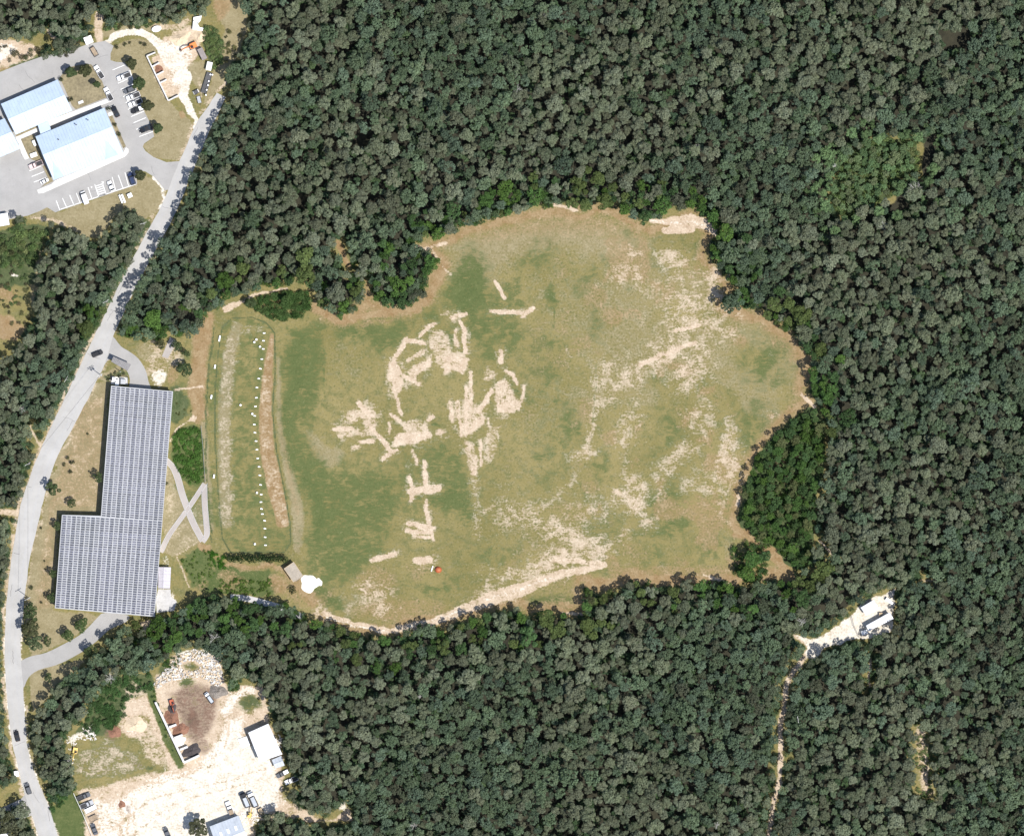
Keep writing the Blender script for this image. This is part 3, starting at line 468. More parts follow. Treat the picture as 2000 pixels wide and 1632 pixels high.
m, t = newmat('ground_soil_grass'); b = NB(t); P = b.pos()
st = lambda n, lo=.3, hi=.7: b.mr(n, lo, hi, 0, 1, smooth=False)
nf = st(b.noise(P, 1.25, 6, .7)); nm_ = st(b.noise(P, .26, 5, .62, .5)); nl = st(b.noise(P, .034, 5, .6), .35, .65); nx_ = st(b.noise(P, 3.6, 3, .6)); nk = st(b.noise(b.mapped(P, math.radians(-32), (.45, 1.5, 1)), .75, 5, .68, .8))
sp = b.math('ADD', b.math('MULTIPLY', nf, .5), b.math('ADD', b.math('MULTIPLY', nm_, .25), b.math('MULTIPLY', nk, .25)))
spw = b.math('ADD', b.math('MULTIPLY', nf, .28), b.math('ADD', b.math('MULTIPLY', nm_, .36), b.math('MULTIPLY', nk, .36)))
A = b.n('ShaderNodeAttribute', attribute_name='mask_a'); B = b.n('ShaderNodeAttribute', attribute_name='mask_b')
sa = b.n('ShaderNodeSeparateColor'); sb = b.n('ShaderNodeSeparateColor'); b.l(A.outputs['Color'], sa.inputs[0]); b.l(B.outputs['Color'], sb.inputs[0])
def fac(mk, lo=.4, hi=.6, amp=1.0, nz=None): return b.mr(b.math('ADD', mk, b.math('MULTIPLY', b.math('SUBTRACT', nz or sp, .5), amp)), lo, hi)
gcol = b.mix(nl, (.146, .128, .045), (.205, .17, .07))
gcol = b.mix(b.mr(nm_, .3, .9, 0, .75), gcol, (.108, .112, .042))
gcol = b.mix(b.mr(nk, .55, 1, 0, .6), gcol, (.19, .165, .092))
gcol = b.mix(b.mr(nf, .62, .95, 0, .75), gcol, (.225, .2, .115))
gcol = b.mix(b.mr(nf, .42, .1, 0, .75), gcol, (.065, .076, .03))
def tone(c0, c1, c2, k=.55):
    c = b.mix(nm_, c0, c1); c = b.mix(b.mr(nf, .55, .95, 0, k), c, c2); return b.mix(b.mr(nf, .4, .1, 0, .5), c, tuple(x*.6 for x in c0))
lawn = tone((.182, .152, .08), (.25, .212, .125), (.32, .28, .185)); green = tone((.054, .078, .024), (.092, .108, .038), (.145, .142, .06))
orange = tone((.19, .12, .054), (.27, .2, .112), (.33, .26, .165)); straw = tone((.35, .262, .182), (.47, .385, .29), (.58, .51, .41), .7); straw = b.mix(b.mr(nk, .6, .95, 0, .5), straw, (.27, .21, .14))
white = tone((.46, .41, .335), (.58, .545, .48), (.66, .64, .59)); white = b.mix(b.mr(sp, .5, .25, 0, .85), white, (.38, .32, .24))
mulch = tone((.06, .038, .028), (.165, .1, .07), (.26, .19, .14)); weed = tone((.032, .052, .018), (.085, .1, .045), (.13, .13, .065), .6)
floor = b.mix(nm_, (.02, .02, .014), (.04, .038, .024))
soft = lambda f, mk, k=1.5, lo=.22: b.math('MULTIPLY', f, b.mr(mk, 0, .8, lo, 1.0, smooth=False))
for f, c in ((fac(sb.outputs[1], .25, .75, .8), lawn), (fac(sa.outputs[1], .25, .8, 1.5, spw), green), (fac(sa.outputs[2], .25, .8, 1.0), orange), (fac(B.outputs['Alpha'], .35, .65, .9), weed),
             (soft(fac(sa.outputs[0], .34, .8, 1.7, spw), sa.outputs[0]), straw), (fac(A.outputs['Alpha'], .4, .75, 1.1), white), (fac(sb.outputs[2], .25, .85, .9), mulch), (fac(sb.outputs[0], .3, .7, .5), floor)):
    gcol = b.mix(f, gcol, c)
b.out(gcol, .95, 0, b.math('ADD', nf, b.math('MULTIPLY', nx_, .5)), .55, .14, .2)
me.materials.append(m)

# ---------------------------------------------------------------- trees
def crown_mesh(name, seed, kind):
    r = np.random.RandomState(seed); R = 3.2
    nl, lr0, lr1, jit, s0, s1, per = dict(oak=(16, .2, .4, .38, .28, .54, 76), green=(26, .14, .3, .52, .24, .48, 52), shrub=(12, .26, .42, .5, .3, .6, 40), dense=(24, .26, .38, .3, .4, .7, 120))[kind]
    lobes = []
    sx, sy = 1+r.uniform(-.14, .14), 1+r.uniform(-.14, .14)
    for i in range(nl):
        a = r.rand()*2*math.pi+i*2.399; d = R*.76*math.sqrt((i+.4)/nl)*r.uniform(.7, 1.2)
        lr = R*r.uniform(lr0, lr1)*(1.1-.3*d/R); z = math.sqrt(max(.05, 1-(d/R)**2))*R*.62*r.uniform(.6, 1.12)
        lobes.append((d*math.cos(a)*sx, d*math.sin(a)*sy, z, lr))
    L = np.array(lobes); vs = []; fs = []
    for (x, y, z, lr) in lobes:
        n = per
        dv = r.randn(n, 3); dv /= np.linalg.norm(dv, axis=1)[:, None]; dv[:, 2] = np.where(dv[:, 2] < -.25, -dv[:, 2], dv[:, 2])
        p = np.array((x, y, z))+dv*(lr*r.uniform(.74, 1.08, n))[:, None]*np.array((1, 1, .85))
        for k in range(n):
            dd = np.linalg.norm(L[:, :3]-p[k], axis=1)/L[:, 3]
            if (dd < .7).sum() > 0: continue
            nn = dv[k]+r.randn(3)*jit; nn[2] += .25; nn /= np.linalg.norm(nn)
            u = np.cross(nn, r.randn(3)); u /= np.linalg.norm(u)+1e-9; w = np.cross(nn, u)
            q = r.uniform(s0, s1)*.7; e = r.uniform(.6, 1.25, 4); b0 = len(vs)
            for ang, ee in zip((0, 1.57, 3.14, 4.71), e): vs.append(p[k]+(u*math.cos(ang)+w*math.sin(ang)*.85)*q*ee)
            fs.append((b0, b0+1, b0+2, b0+3))
    me = bpy.data.meshes.new(name); me.from_pydata([tuple(v) for v in vs], [], fs); me.materials.append(M['leaf']); return me
def trunk_mesh(name, seed, h=9.0, r0=.22):
    r = random.Random(seed); m = MB(); top = Vector((r.uniform(-.3, .3), r.uniform(-.3, .3), h))
    m.tube([(0, 0, -.1), top*.5, top], [r0, r0*.7, r0*.35], 6)
    for k in range(4):
        a = k*1.57+r.random(); b0 = top*(.62+.08*k); m.tube([b0, b0+Vector((math.cos(a)*1.6, math.sin(a)*1.6, h*.2))], [r0*.4, r0*.12], 5)
    me = bpy.data.meshes.new(name); me.from_pydata(m.v, [], m.f); me.materials.append(M['bark']); return me
KIND = ['oak']*6+['green']*6
CR = [crown_mesh('crown', 100+i, k) for i, k in enumerate(KIND)]
CRD = [crown_mesh('crown', 140+i, 'dense') for i in range(3)]
CRS = [crown_mesh('foliage', 160+i, 'shrub') for i in range(5)]
TR = [trunk_mesh('trunk', 200+i) for i in range(3)]
STEM = trunk_mesh('stem', 300, 1.2, .08)
OLIVE = [(.094, .11, .06), (.088, .106, .058), (.088, .096, .056), (.104, .118, .072)]
GREEN = [(.064, .104, .05), (.056, .092, .05), (.074, .112, .056), (.06, .098, .06)]
VIVID = [(.052, .1, .03), (.06, .108, .028), (.05, .09, .036)]
DARK = [(.05, .066, .034), (.056, .062, .036)]
def make_tree(px, py, R, h, ci, col, label, cat='tree', group=None, name='broadleaf_tree', rz=None, crowns=None, flat=1.0):
    p = W(px, py, h); p.z = 0
    t = thing(name, label, cat, p, rnd.uniform(0, 6.28) if rz is None else rz, group)
    c = bpy.data.objects.new('crown', (crowns or CR)[ci % len(crowns or CR)]); C.objects.link(c); c.parent = t
    s = R/3.2; c.scale = (s, s, s*flat); c.location = (0, 0, max(h-R*.9*flat, h*.2)); c['tint'] = col
    k = bpy.data.objects.new('trunk', TR[ci % 3]); C.objects.link(k); k.parent = t; k.scale = (s, s, (h-R*.35)/9.0)
    return t

# sample the wood: large crowns first, then fill
def near_field(x, y): return sd_poly(np.array([x]), np.array([y]), FIELD)[0]
cell = {}; trees = []
def stand(x, y): return math.sin(x*.011+1.3)+math.sin(y*.013+.4+x*.004)+math.sin((x+y)*.021)*.6
def try_batch(n, r0, r1, k, seed, only=None):
    r = np.random.RandomState(seed); X = r.uniform(-140, 2140, n); Y = r.uniform(-140, 1772, n); D = open_dist(X, Y); RR = r.uniform(r0, r1, n)
    for x, y, d, R in zip(X, Y, D, RR):
        rp = R/S
        if d < rp*.5 or (only is not None and stand(x, y) > only): continue
        i, j = int(x//50), int(y//50); ok = True
        for a in (-1, 0, 1):
            for c in (-1, 0, 1):
                for (u, v, q) in cell.get((i+a, j+c), ()):
                    if (x-u)**2+(y-v)**2 < ((rp+q)*k)**2: ok = False; break
                if not ok: break
            if not ok: break
        if ok: cell.setdefault((i, j), []).append((x, y, rp)); trees.append([x, y, R, d])
try_batch(1500, 3.4, 4.8, .74, 1); try_batch(7000, 2.7, 3.5, .72, 2); try_batch(20000, 2.1, 2.8, .66, 3); try_batch(30000, 1.5, 2.1, .62, 4); try_batch(30000, 1.6, 2.4, .5, 6, -.2)
THK = []
for poly, seed, r0, r1, n in ((SHRUB_E, 61, 1.5, 3.0, 1500), (SHRUB_N, 62, 1.3, 2.6, 900)):
    rr_ = np.random.RandomState(seed); x0, x1, y0, y1 = bb(poly); X = rr_.uniform(x0, x1, n); Y = rr_.uniform(y0, y1, n); dd = sd_poly(X, Y, poly); acc = []
    for x, y, q in zip(X, Y, dd):
        R = rr_.uniform(r0, r1)
        if q > -R/S*.5 or any((x-u)**2+(y-v)**2 < ((R+w)/S*.62)**2 for u, v, w in acc): continue
        acc.append((x, y, R)); THK.append((x, y, R, rr_.uniform(4.5, 7.5), seed == 61))
T = np.array(trees); NT = len(T)
fd = sd_poly(T[:, 0], T[:, 1], FIELD); sn = sd_poly(T[:, 0], T[:, 1], SHRUB_N)
# patches of kinds: low-frequency field picks oak (olive) or green stands
def stand(x, y): return math.sin(x*.011+1.3)+math.sin(y*.013+.4+x*.004)+math.sin((x+y)*.021)*.6
tint = np.zeros((NT, 3)); ci = np.zeros(NT, int); hh = np.zeros(NT)
r = np.random.RandomState(5)
for i in range(NT):
    x, y, R, d = T[i]; g = stand(x, y)+r.randn()*1.1
    vivid = 0 < fd[i] < 70 and r.rand() < .75-fd[i]/140
    if g > .15+.25*(x > 1300 and y > 900): c = OLIVE[r.randint(4)]; k = r.randint(6)
    elif g > -2.6: c = GREEN[r.randint(4)]; k = 6+r.randint(6)
    else: c = DARK[r.randint(2)]; k = 6+r.randint(6)
    if vivid: c = VIVID[r.randint(3)] if g < .8 else (.074, .1, .036)
    v = r.uniform(.72, 1.28)
    if not vivid: c = np.array(c)*.62+np.array((.086, .1, .068))*.38
    c = np.array(c)*((1.2, 1.2, 1.3) if not vivid else (1, 1, 1))
    if 0 < sn[i] < 75 and r.rand() < .75-sn[i]/110: c = np.array((.1, .155, .072))
    tint[i] = np.array(c)*v; ci[i] = k; hh[i] = 8.6+R*.8+r.uniform(-1.7, 1.7)
    if R < 2.3: hh[i] -= 1.8
    if d < 30: hh[i] -= 1.2

# individuals: the largest crowns that stand along an edge of the clearings; the rest is one wood
EDGES = [  # phrase, polyline, number wanted, ordering axis ('x' from the west, 'y' from the north)
    ("field's upper edge left of the notch", [(612, 560), (715, 540)], 'x'), ("field edge at the tree peninsula", [(728, 540), (845, 470)], 'x'), ("field's top rim", [(860, 455), (1130, 395)], 'x'),
    ("top rim left of the sand cut", [(1140, 400), (1275, 425)], 'x'), ("field's bare sand cut", [(1280, 425), (1405, 455)], 'x'), ("field's upper right rim", [(1395, 480), (1500, 625)], 'y'),
    ("field's far right rim", [(1510, 640), (1600, 800)], 'y'), ("dense shrub thicket east of the field", [(1625, 830), (1605, 1110)], 'y'), ("field's bottom right rim", [(1545, 1150), (1330, 1145)], 'x'),
    ("field's bottom rim", [(1310, 1150), (1160, 1175)], 'x'), ("field's lower rim near the jutting pine", [(1135, 1205), (960, 1208)], 'x'), ("sandy track at the field's bottom", [(945, 1215), (790, 1245)], 'x'),
    ("sandy track's bend at the field's bottom", [(780, 1255), (610, 1220)], 'x'), ("curved path below the hedge", [(600, 1210), (460, 1178)], 'x'), ("path below the solar roof's corner", [(450, 1175), (300, 1225)], 'x'),
    ("driveway below the solar roof", [(280, 1255), (60, 1410)], 'x'), ("rubble heap in the sand yard", [(330, 1275), (445, 1330)], 'x'), ("sand yard's right side", [(450, 1335), (580, 1540)], 'y'), ("small sand spur beside the yard", [(560, 1565), (700, 1580)], 'x'),
    ("road's east verge beside the yard", [(60, 1420), (110, 1570)], 'y'), ("road's west verge opposite the yard", [(10, 1400), (40, 1500)], 'y'), ("road's west verge near the solar roof", [(25, 1180), (60, 900)], 'y'), ("road's west verge near the gate canopy", [(70, 880), (160, 690)], 'y'),
    ("road's west verge along the wires", [(170, 670), (270, 450)], 'y'), ("road's east verge above the gate canopy", [(235, 660), (270, 560)], 'y'), ("road's east verge, middle stretch", [(280, 540), (345, 420)], 'y'), ("road's east verge opposite the parking lot", [(350, 405), (440, 215)], 'y'),
    ("grassy cut at the road's top end", [(450, 180), (500, 20)], 'y'), ("work yard's back edge", [(400, 25), (210, 40)], 'x'), ("parking lot's back edge", [(175, 60), (10, 60)], 'x'), ("orange path above the mound", [(600, 555), (450, 580)], 'x'), ("mound's corner path", [(440, 590), (380, 650)], 'x'),
    ("sandy turnaround by the gate", [(365, 655), (245, 660)], 'x'), ("upper side of the trailer clearing", [(1570, 1235), (1750, 1140)], 'x'), ("lower side of the trailer clearing", [(1755, 1180), (1600, 1290)], 'x'), ("sandy forest track", [(1555, 1330), (1540, 1480)], 'y'), ("light shrub glade", [(1630, 420), (1800, 260)], 'x'), ("dry slope above the road bend", [(60, 425), (285, 410)], 'x')]
ORD = ['first', 'second', 'third', 'fourth', 'fifth', 'sixth', 'seventh', 'eighth', 'ninth', 'tenth', 'eleventh', 'twelfth', 'thirteenth']
used = set(); singles = []
def colour_word(c): return 'olive' if c[0] > c[1]*.93 else ('bright green' if c[2] < c[1]*.4 else 'dark green' if c[1] < .075 else 'grey-green')
inframe = (T[:, 0] > 5) & (T[:, 0] < 1995) & (T[:, 1] > 5) & (T[:, 1] < 1627)
for phrase, pl, ax in EDGES:
    d = sd_line(T[:, 0], T[:, 1], pl, 0)
    cand = [i for i in np.argsort(d-T[:, 2]*6) if d[i] < 46 and i not in used and inframe[i] and T[i, 2] > 2.1 and T[i, 3] < 34][:8]
    cand.sort(key=lambda i: T[i, 0] if ax == 'x' else T[i, 1])
    for n, i in enumerate(cand):
        used.add(i); singles.append(i)
        w = colour_word(tint[i]); make_tree(T[i, 0], T[i, 1], T[i, 2], hh[i], ci[i], tuple(float(v) for v in tint[i]), f"{w} tree, {ORD[n]} from the {'west' if ax == 'x' else 'top'} along the {phrase}", group='trees along the edges of the wood')
# the wood itself: every other tree, one object
src = [o for o in C.objects if o.name.startswith('crown')]
def by_mesh(mlist):
    out = []
    for me_ in mlist: out.append(next(o for o in C.objects if o.data == me_))
    return out
def scatter(name, label, cat, pts, size, zbase, col, protos, flat, kind='stuff', rseed=3):
    n = len(pts); me = bpy.data.meshes.new(name); me.from_pydata([tuple(p) for p in pts], [], [])
    for nm, typ, arr in (('size', 'FLOAT_VECTOR', np.asarray(size, np.float32)), ('tint', 'FLOAT_VECTOR', np.asarray(col, np.float32))):
        at = me.attributes.new(nm, typ, 'POINT'); at.data.foreach_set('vector', arr.reshape(-1))
    r = np.random.RandomState(rseed)
    at = me.attributes.new('turn', 'FLOAT_VECTOR', 'POINT'); ar = np.zeros((n, 3), np.float32); ar[:, 2] = r.uniform(0, 6.28, n); ar[:, :2] = r.randn(n, 2)*.07; at.data.foreach_set('vector', ar.reshape(-1))
    at = me.attributes.new('pick', 'INT', 'POINT'); at.data.foreach_set('value', np.asarray(flat, np.int32))
    o = bpy.data.objects.new(name, me); C.objects.link(o); o['kind'] = kind; o['label'] = label; o['category'] = cat
    g = bpy.data.node_groups.new(name+'_scatter', 'GeometryNodeTree')
    g.interface.new_socket('Geometry', in_out='INPUT', socket_type='NodeSocketGeometry'); g.interface.new_socket('Geometry', in_out='OUTPUT', socket_type='NodeSocketGeometry')
    N = g.nodes.new; L = g.links.new
    gi, go = N('NodeGroupInput'), N('NodeGroupOutput'); j = N('GeometryNodeJoinGeometry')
    for p in reversed(protos):
        oi = N('GeometryNodeObjectInfo'); oi.transform_space = 'ORIGINAL'; oi.inputs['Object'].default_value = p; oi.inputs['As Instance'].default_value = False
        g2 = N('GeometryNodeGeometryToInstance'); L(oi.outputs['Geometry'], g2.inputs[0]); L(g2.outputs[0], j.inputs[0])
    ip = N('GeometryNodeInstanceOnPoints'); ip.inputs['Pick Instance'].default_value = True
    L(gi.outputs[0], ip.inputs['Points']); L(j.outputs[0], ip.inputs['Instance'])
    def attr(nm, typ):
        x = N('GeometryNodeInputNamedAttribute'); x.data_type = typ; x.inputs['Name'].default_value = nm; return x.outputs['Attribute']
    L(attr('pick', 'INT'), ip.inputs['Instance Index']); L(attr('size', 'FLOAT_VECTOR'), ip.inputs['Scale'])
    er = N('FunctionNodeEulerToRotation'); L(attr('turn', 'FLOAT_VECTOR'), er.inputs[0]); L(er.outputs[0], ip.inputs['Rotation'])
    L(ip.outputs[0], go.inputs[0])
    md = o.modifiers.new('scatter', 'NODES'); md.node_group = g; return o
rest = [i for i in range(NT) if i not in used]
ru = np.random.RandomState(77); ux = ru.uniform(-140, 2140, 16000); uy = ru.uniform(-140, 1772, 16000); ud = open_dist(ux, uy); keep = ud > 8; ux, uy = ux[keep], uy[keep]
missing = [k for k in range(len(CR)) if not any(o.data == CR[k] for o in C.objects)]
pts = []; siz = []
for i in rest:
    p = W(T[i, 0], T[i, 1], hh[i]); s = T[i, 2]/3.2; p.z = max(hh[i]-T[i, 2]*.9, 1.5); pts.append(p); siz.append((s, s, s))
tc = np.array([np.array((VIVID+[(.062, .105, .04), (.085, .1, .045)])[ru.randint(5)] if e else [(.105, .17, .078), (.095, .155, .075), (.115, .165, .08), (.12, .15, .08)][ru.randint(4)])*ru.uniform(.75, 1.2) for x, y, R, h, e in THK]); tk = 6+ru.randint(6, size=len(THK))
for x, y, R, h, e in THK:
    p = W(x, y, h); p.z = h-R*.8; s = R/3.2; pts.append(p); siz.append((s, s, s))
uc = np.array([GREEN[ru.randint(4)] for _ in ux])*ru.uniform(.75, 1.15, len(ux))[:, None]; uk = ru.randint(12, size=len(ux))
for x, y in zip(ux, uy):
    z = ru.uniform(2.5, 6.0); p = W(x, y, z); p.z = z-1.0; s = ru.uniform(1.2, 2.1)/3.2; pts.append(p); siz.append((s, s, s))
scatter('forest', 'dense mixed oak wood covering the land round the clearing', 'forest', pts, siz, 0, np.vstack([tint[rest], tc, uc]), by_mesh(CR), np.concatenate([ci[rest], tk, uk]))
# trunks of the wood: plain tapered stems, one object
m = MB()
for i in rest:
    p = W(T[i, 0], T[i, 1], hh[i]); s = T[i, 2]/3.2; zt = hh[i]-T[i, 2]*.4
    a = [(p.x+.2*s*math.cos(q), p.y+.2*s*math.sin(q), 0) for q in (0, 2.1, 4.2)]; m.add(a+[(p.x, p.y, zt)], [(0, 1, 3), (1, 2, 3), (2, 0, 3)])
o = m.build('forest_trunks', M['bark']); o['kind'] = 'stuff'; o['label'] = 'slender brown trunks under the forest canopy'; o['category'] = 'forest'
print('TREES', NT, len(singles), missing)

# low growth: thickets, scrub, weedy banks
low_pts = []; low_s = []; low_c = []; low_k = []
rf_ = np.random.RandomState(21); fx = rf_.uniform(-100, 2100, 60000); fy = rf_.uniform(-100, 1732, 60000); fo = open_dist(fx, fy); kp = (fo > 3) & (fo < 20) & (sd_line(fx, fy, ROADC, 30) > 9); fx, fy = fx[kp], fy[kp]; ff = sd_poly(fx, fy, FIELD)
for x, y, q in zip(fx, fy, ff):
    R = rf_.uniform(.7, 1.5); z = R*1.5; p = W(x, y, z); p.z = z*.5; low_pts.append(p); low_s.append((R/3.2,)*3); c = VIVID[rf_.randint(3)] if q < 60 and rf_.rand() < .6 else GREEN[rf_.randint(4)]; low_c.append(np.array(c)*rf_.uniform(.7, 1.15)); low_k.append(rf_.randint(5))
def grow(poly, n, r0, r1, cols, seed, edge=0, avoid=None, h=(.5, .9)):
    r = np.random.RandomState(seed); x0, x1, y0, y1 = bb(poly); X = r.uniform(x0, x1, n); Y = r.uniform(y0, y1, n); d = sd_poly(X, Y, poly)
    for x, y, q in zip(X, Y, d):
        if q > -edge: continue
        R = r.uniform(r0, r1); z = R*r.uniform(*h); p = W(x, y, z); p.z = z*.25; low_pts.append(p); s = R/3.2
        low_s.append((s, s, s*r.uniform(.8, 1.3))); c = np.array(cols[r.randint(len(cols))])*r.uniform(.75, 1.25); low_c.append(c); low_k.append(r.randint(5))
BR = [(.08, .125, .045), (.09, .13, .055), (.07, .108, .045)]; LT = [(.115, .16, .06), (.1, .15, .06), (.135, .16, .07)]; DRY = [(.1, .09, .05), (.075, .07, .042), (.09, .095, .045)]
grow(SHRUB_E, 900, .9, 1.8, VIVID+BR, 1, 4, h=(2.2, 3.4)); grow([(1500, 900), (1560, 880), (1580, 960), (1540, 1000), (1495, 980)], 120, .9, 1.6, DRY, 2, 2, h=(2.4, 3.4))
grow(SHRUB_N, 700, .9, 1.8, LT+BR, 3, -4, h=(1.2, 2.2)); grow([(396, 45), (420, 55), (440, 90), (434, 122), (414, 136), (402, 100)], 130, .6, 1.3, LT, 4); grow([(440, 60), (475, 55), (462, 108), (436, 125)], 30, .6, 1.1, [(.11, .11, .05), (.08, .085, .04)], 5)
grow([(-120, 456), (30, 448), (100, 448), (84, 480), (66, 520), (-120, 530)], 330, .6, 1.8, BR+LT, 6); grow([(-120, 500), (40, 510), (60, 560), (58, 605), (-120, 600)], 130, .5, 1.2, BR+DRY, 7); grow([(-120, 600), (40, 590), (60, 610), (50, 640), (-120, 625)], 40, .6, 1.2, DRY, 8)
grow([(284, 446), (262, 500), (236, 548), (208, 604), (168, 684), (146, 690), (180, 620), (215, 550), (250, 480), (276, 430)], 520, .6, 1.3, [(.082, .115, .055), (.09, .13, .06), (.1, .125, .06)], 9, h=(.8, 1.6))
grow([(340, 842), (392, 834), (398, 936), (374, 944), (350, 928), (338, 890)], 230, .5, 1.2, [(.066, .135, .03), (.075, .145, .036)], 10); grow([(352, 1092), (390, 1068), (430, 1100), (400, 1150), (376, 1138)], 80, .3, .8, [(.088, .14, .034)], 11); grow([(430, 1130), (530, 1130), (530, 1166), (430, 1156)], 150, .3, .8, [(.088, .14, .034)], 12); grow([(405, 1075), (440, 1085), (440, 1110), (420, 1108)], 60, .5, .9, [(.05, .13, .02)], 13)
grow([(172, 1388), (196, 1350), (222, 1322), (292, 1312), (298, 1345), (250, 1362), (244, 1398), (212, 1428), (170, 1436), (148, 1430)], 420, .6, 1.5, [(.05, .1, .035), (.06, .105, .04)], 14, h=(.8, 1.6)); grow([(290, 1345), (300, 1345), (352, 1488), (340, 1490)], 46, .4, .8, VIVID, 15)
grow([(20, 128), (75, 100), (130, 108), (165, 88), (180, 70), (170, 50), (100, 80), (70, 100)], 240, .7, 1.6, DRY+[(.07, .085, .045)], 16, h=(.9, 1.8)); grow([(-120, 60), (60, 84), (84, 96), (60, 112), (10, 128), (-120, 140)], 46, .8, 1.7, DRY, 17, h=(.9, 1.6)); grow([(206, 40), (300, 40), (300, 56), (240, 52), (206, 66)], 60, .6, 1.3, DRY+LT, 18)
grow([(478, 590), (530, 574), (560, 568), (604, 572), (606, 600), (588, 624), (548, 630), (505, 612)], 260, .8, 1.6, [(.05, .095, .03), (.06, .1, .035)], 19, h=(2.2, 3.4)); grow([(1425, 1075), (1470, 1045), (1510, 1065), (1510, 1105), (1480, 1135), (1440, 1138)], 120, .7, 1.4, VIVID, 20, h=(1.4, 2.2))
grow([(322, 1282), (352, 1278), (345, 1300), (318, 1305)], 30, .5, 1., VIVID, 21); grow([(444, 1332), (470, 1328), (466, 1350), (448, 1350)], 26, .5, 1., VIVID, 22); grow([(1786, 1400), (1815, 1430), (1822, 1560), (1790, 1560)], 60, .5, 1.1, LT, 23); grow([(200, 735), (240, 716), (246, 730), (212, 744)], 22, .4, .8, [(.08, .09, .05)], 24)
grow([(90, 1535), (150, 1535), (120, 1570), (98, 1590)], 90, .7, 1.4, [(.05, .1, .035)], 25, h=(1, 2)); grow([(336, 832), (345, 780), (372, 770), (384, 800), (360, 812)], 18, .3, .6, [(.09, .1, .04)], 26)
for k, me_ in enumerate(CRS):      # one small bush of each foliage kind stands on its own
    pass

# ---------------------------------------------------------------- single trees and bushes in the open
def bush(px, py, R, col, label, k=0, h=None, group=None, name='bush', cat='bush'):
    h = h or R*1.5; p = W(px, py, h*.6); p.z = 0
    t = thing(name, label, cat, p, rnd.uniform(0, 6.28), group); f = bpy.data.objects.new('foliage', CRS[k % 5]); C.objects.link(f); f.parent = t
    s = R/3.0; f.scale = (s, s, h/2.6); f.location = (0, 0, h*.12); f['tint'] = col
    st = bpy.data.objects.new('stem', STEM); C.objects.link(st); st.parent = t; st.scale = (1, 1, h*.5); return t
G1 = (.06, .066, .034); G2 = (.056, .078, .036)
for i, (x, y, R, w) in enumerate([(135, 139, 2.1, 'round dark tree on the office courtyard lawn, left of the pair'), (165, 136, 2.4, 'largest round dark tree on the office courtyard lawn'), (187, 163, 1.3, 'small dark tree at the courtyard lawn\'s right edge'),
                                  (254, 121, 2.1, 'round tree beside the topmost parking stalls'), (270, 161, 2.4, 'broad tree behind the white pickup in the upper stalls'), (285, 203, 2.1, 'round tree behind the three parked pickups'), (306, 247, 1.9, 'tree at the nose of the lowest black parked car'), (271, 341, 2.0, 'round tree beside the dark blue parked car')]):
    make_tree(x+2, y+2, R*1.12, 4.8+R*.5, i, G1 if i % 2 else G2, w, name='parking_tree', crowns=CRD, flat=1.1, group='trees round the parking lot')
for i, (x, y, R, h, col, w) in enumerate([(103, 952, 3.4, 7, G2, 'tall tree leaning over the road west of the solar roof'), (139, 983, 2.2, 4.5, G2, 'round tree on the tan slope left of the solar roof'), (191, 931, 2.6, 6, G2, 'tree half under the solar roof\'s left side, upper block'), (111, 1027, 2.2, 5, G2, 'tree touching the solar roof\'s left corner, lower block'),
                                          (103, 1119, 2.0, 5, G2, 'tree on the solar roof\'s left side, midway down'), (100, 1168, 2.2, 5, G2, 'tree at the solar roof\'s bottom left corner'), (60, 1196, 4.0, 8, G2, 'upper tree of the clump between road and solar roof'), (58, 1226, 4.2, 8.5, G1, 'middle tree of the clump between road and solar roof'), (68, 1256, 3.2, 7, (.07, .095, .05), 'lower pale tree of the clump by the driveway mouth'),
                                          (92, 1252, 2.2, 4.5, G2, 'small tree right of the clump by the driveway mouth'), (132, 1240, 3.0, 6, (.06, .088, .034), 'left tree of the pair above the driveway'), (159, 1220, 3.4, 6, (.06, .09, .036), 'right tree of the pair above the driveway'), (95, 1322, 2.1, 4.5, G2, 'lone tree on the dry triangle below the driveway'), (178, 1272, 3.2, 7, (.062, .086, .036), 'tree at the driveway\'s lower edge'),
                                          (265, 1222, 3.0, 6, (.065, .085, .03), 'tree below the solar roof\'s bottom edge'), (361, 722, 3.6, 7, G2, 'oval dark tree between the gate and the mound'), (345, 676, 2.6, 6, G2, 'tree by the concrete ramp near the gate'), (314, 672, 2.2, 6, G1, 'small tree left of the concrete ramp'), (363, 690, 1.8, 4.5, G2, 'small tree right of the concrete ramp'),
                                          (388, 1616, 4.6, 8, (.07, .075, .045), 'grey-green tree beside the yard\'s blue-roofed barn'), (25, 1612, 5.5, 8, (.075, .082, .05), 'spreading tree at the bottom left side road'), (10, 1600, 3.4, 7, G1, 'darker tree next to the spreading one at the side road'), (1470, 1092, 4.4, 10, VIVID[0], 'upper bright tree of the field corner group'), (1460, 1122, 4.0, 9, VIVID[1], 'lower bright tree of the field corner group'), (1492, 1085, 3.0, 7, VIVID[2], 'right bright tree of the field corner group'),
                                          (1155, 1172, 2.0, 12, G1, 'tall thin tree jutting from the field\'s bottom edge'), (40, 442, 2.6, 5, (.08, .12, .05), 'light green tree beside the white box at the lot\'s corner'), (490, 592, 2.6, 6, G2, 'left tree of the clump above the mound'), (560, 588, 3.0, 7, (.055, .095, .032), 'right tree of the clump above the mound'),
                                          (1420, 488, 3.2, 9, VIVID[0], 'bright tree jutting into the field below the sand cut'), (1428, 588, 2.8, 9, VIVID[1], 'bright tree jutting into the field\'s upper right side')]):
    make_tree(x, y, R, h, i+(6 if i % 3 else 0), col, w, name='single_tree')
k = 0
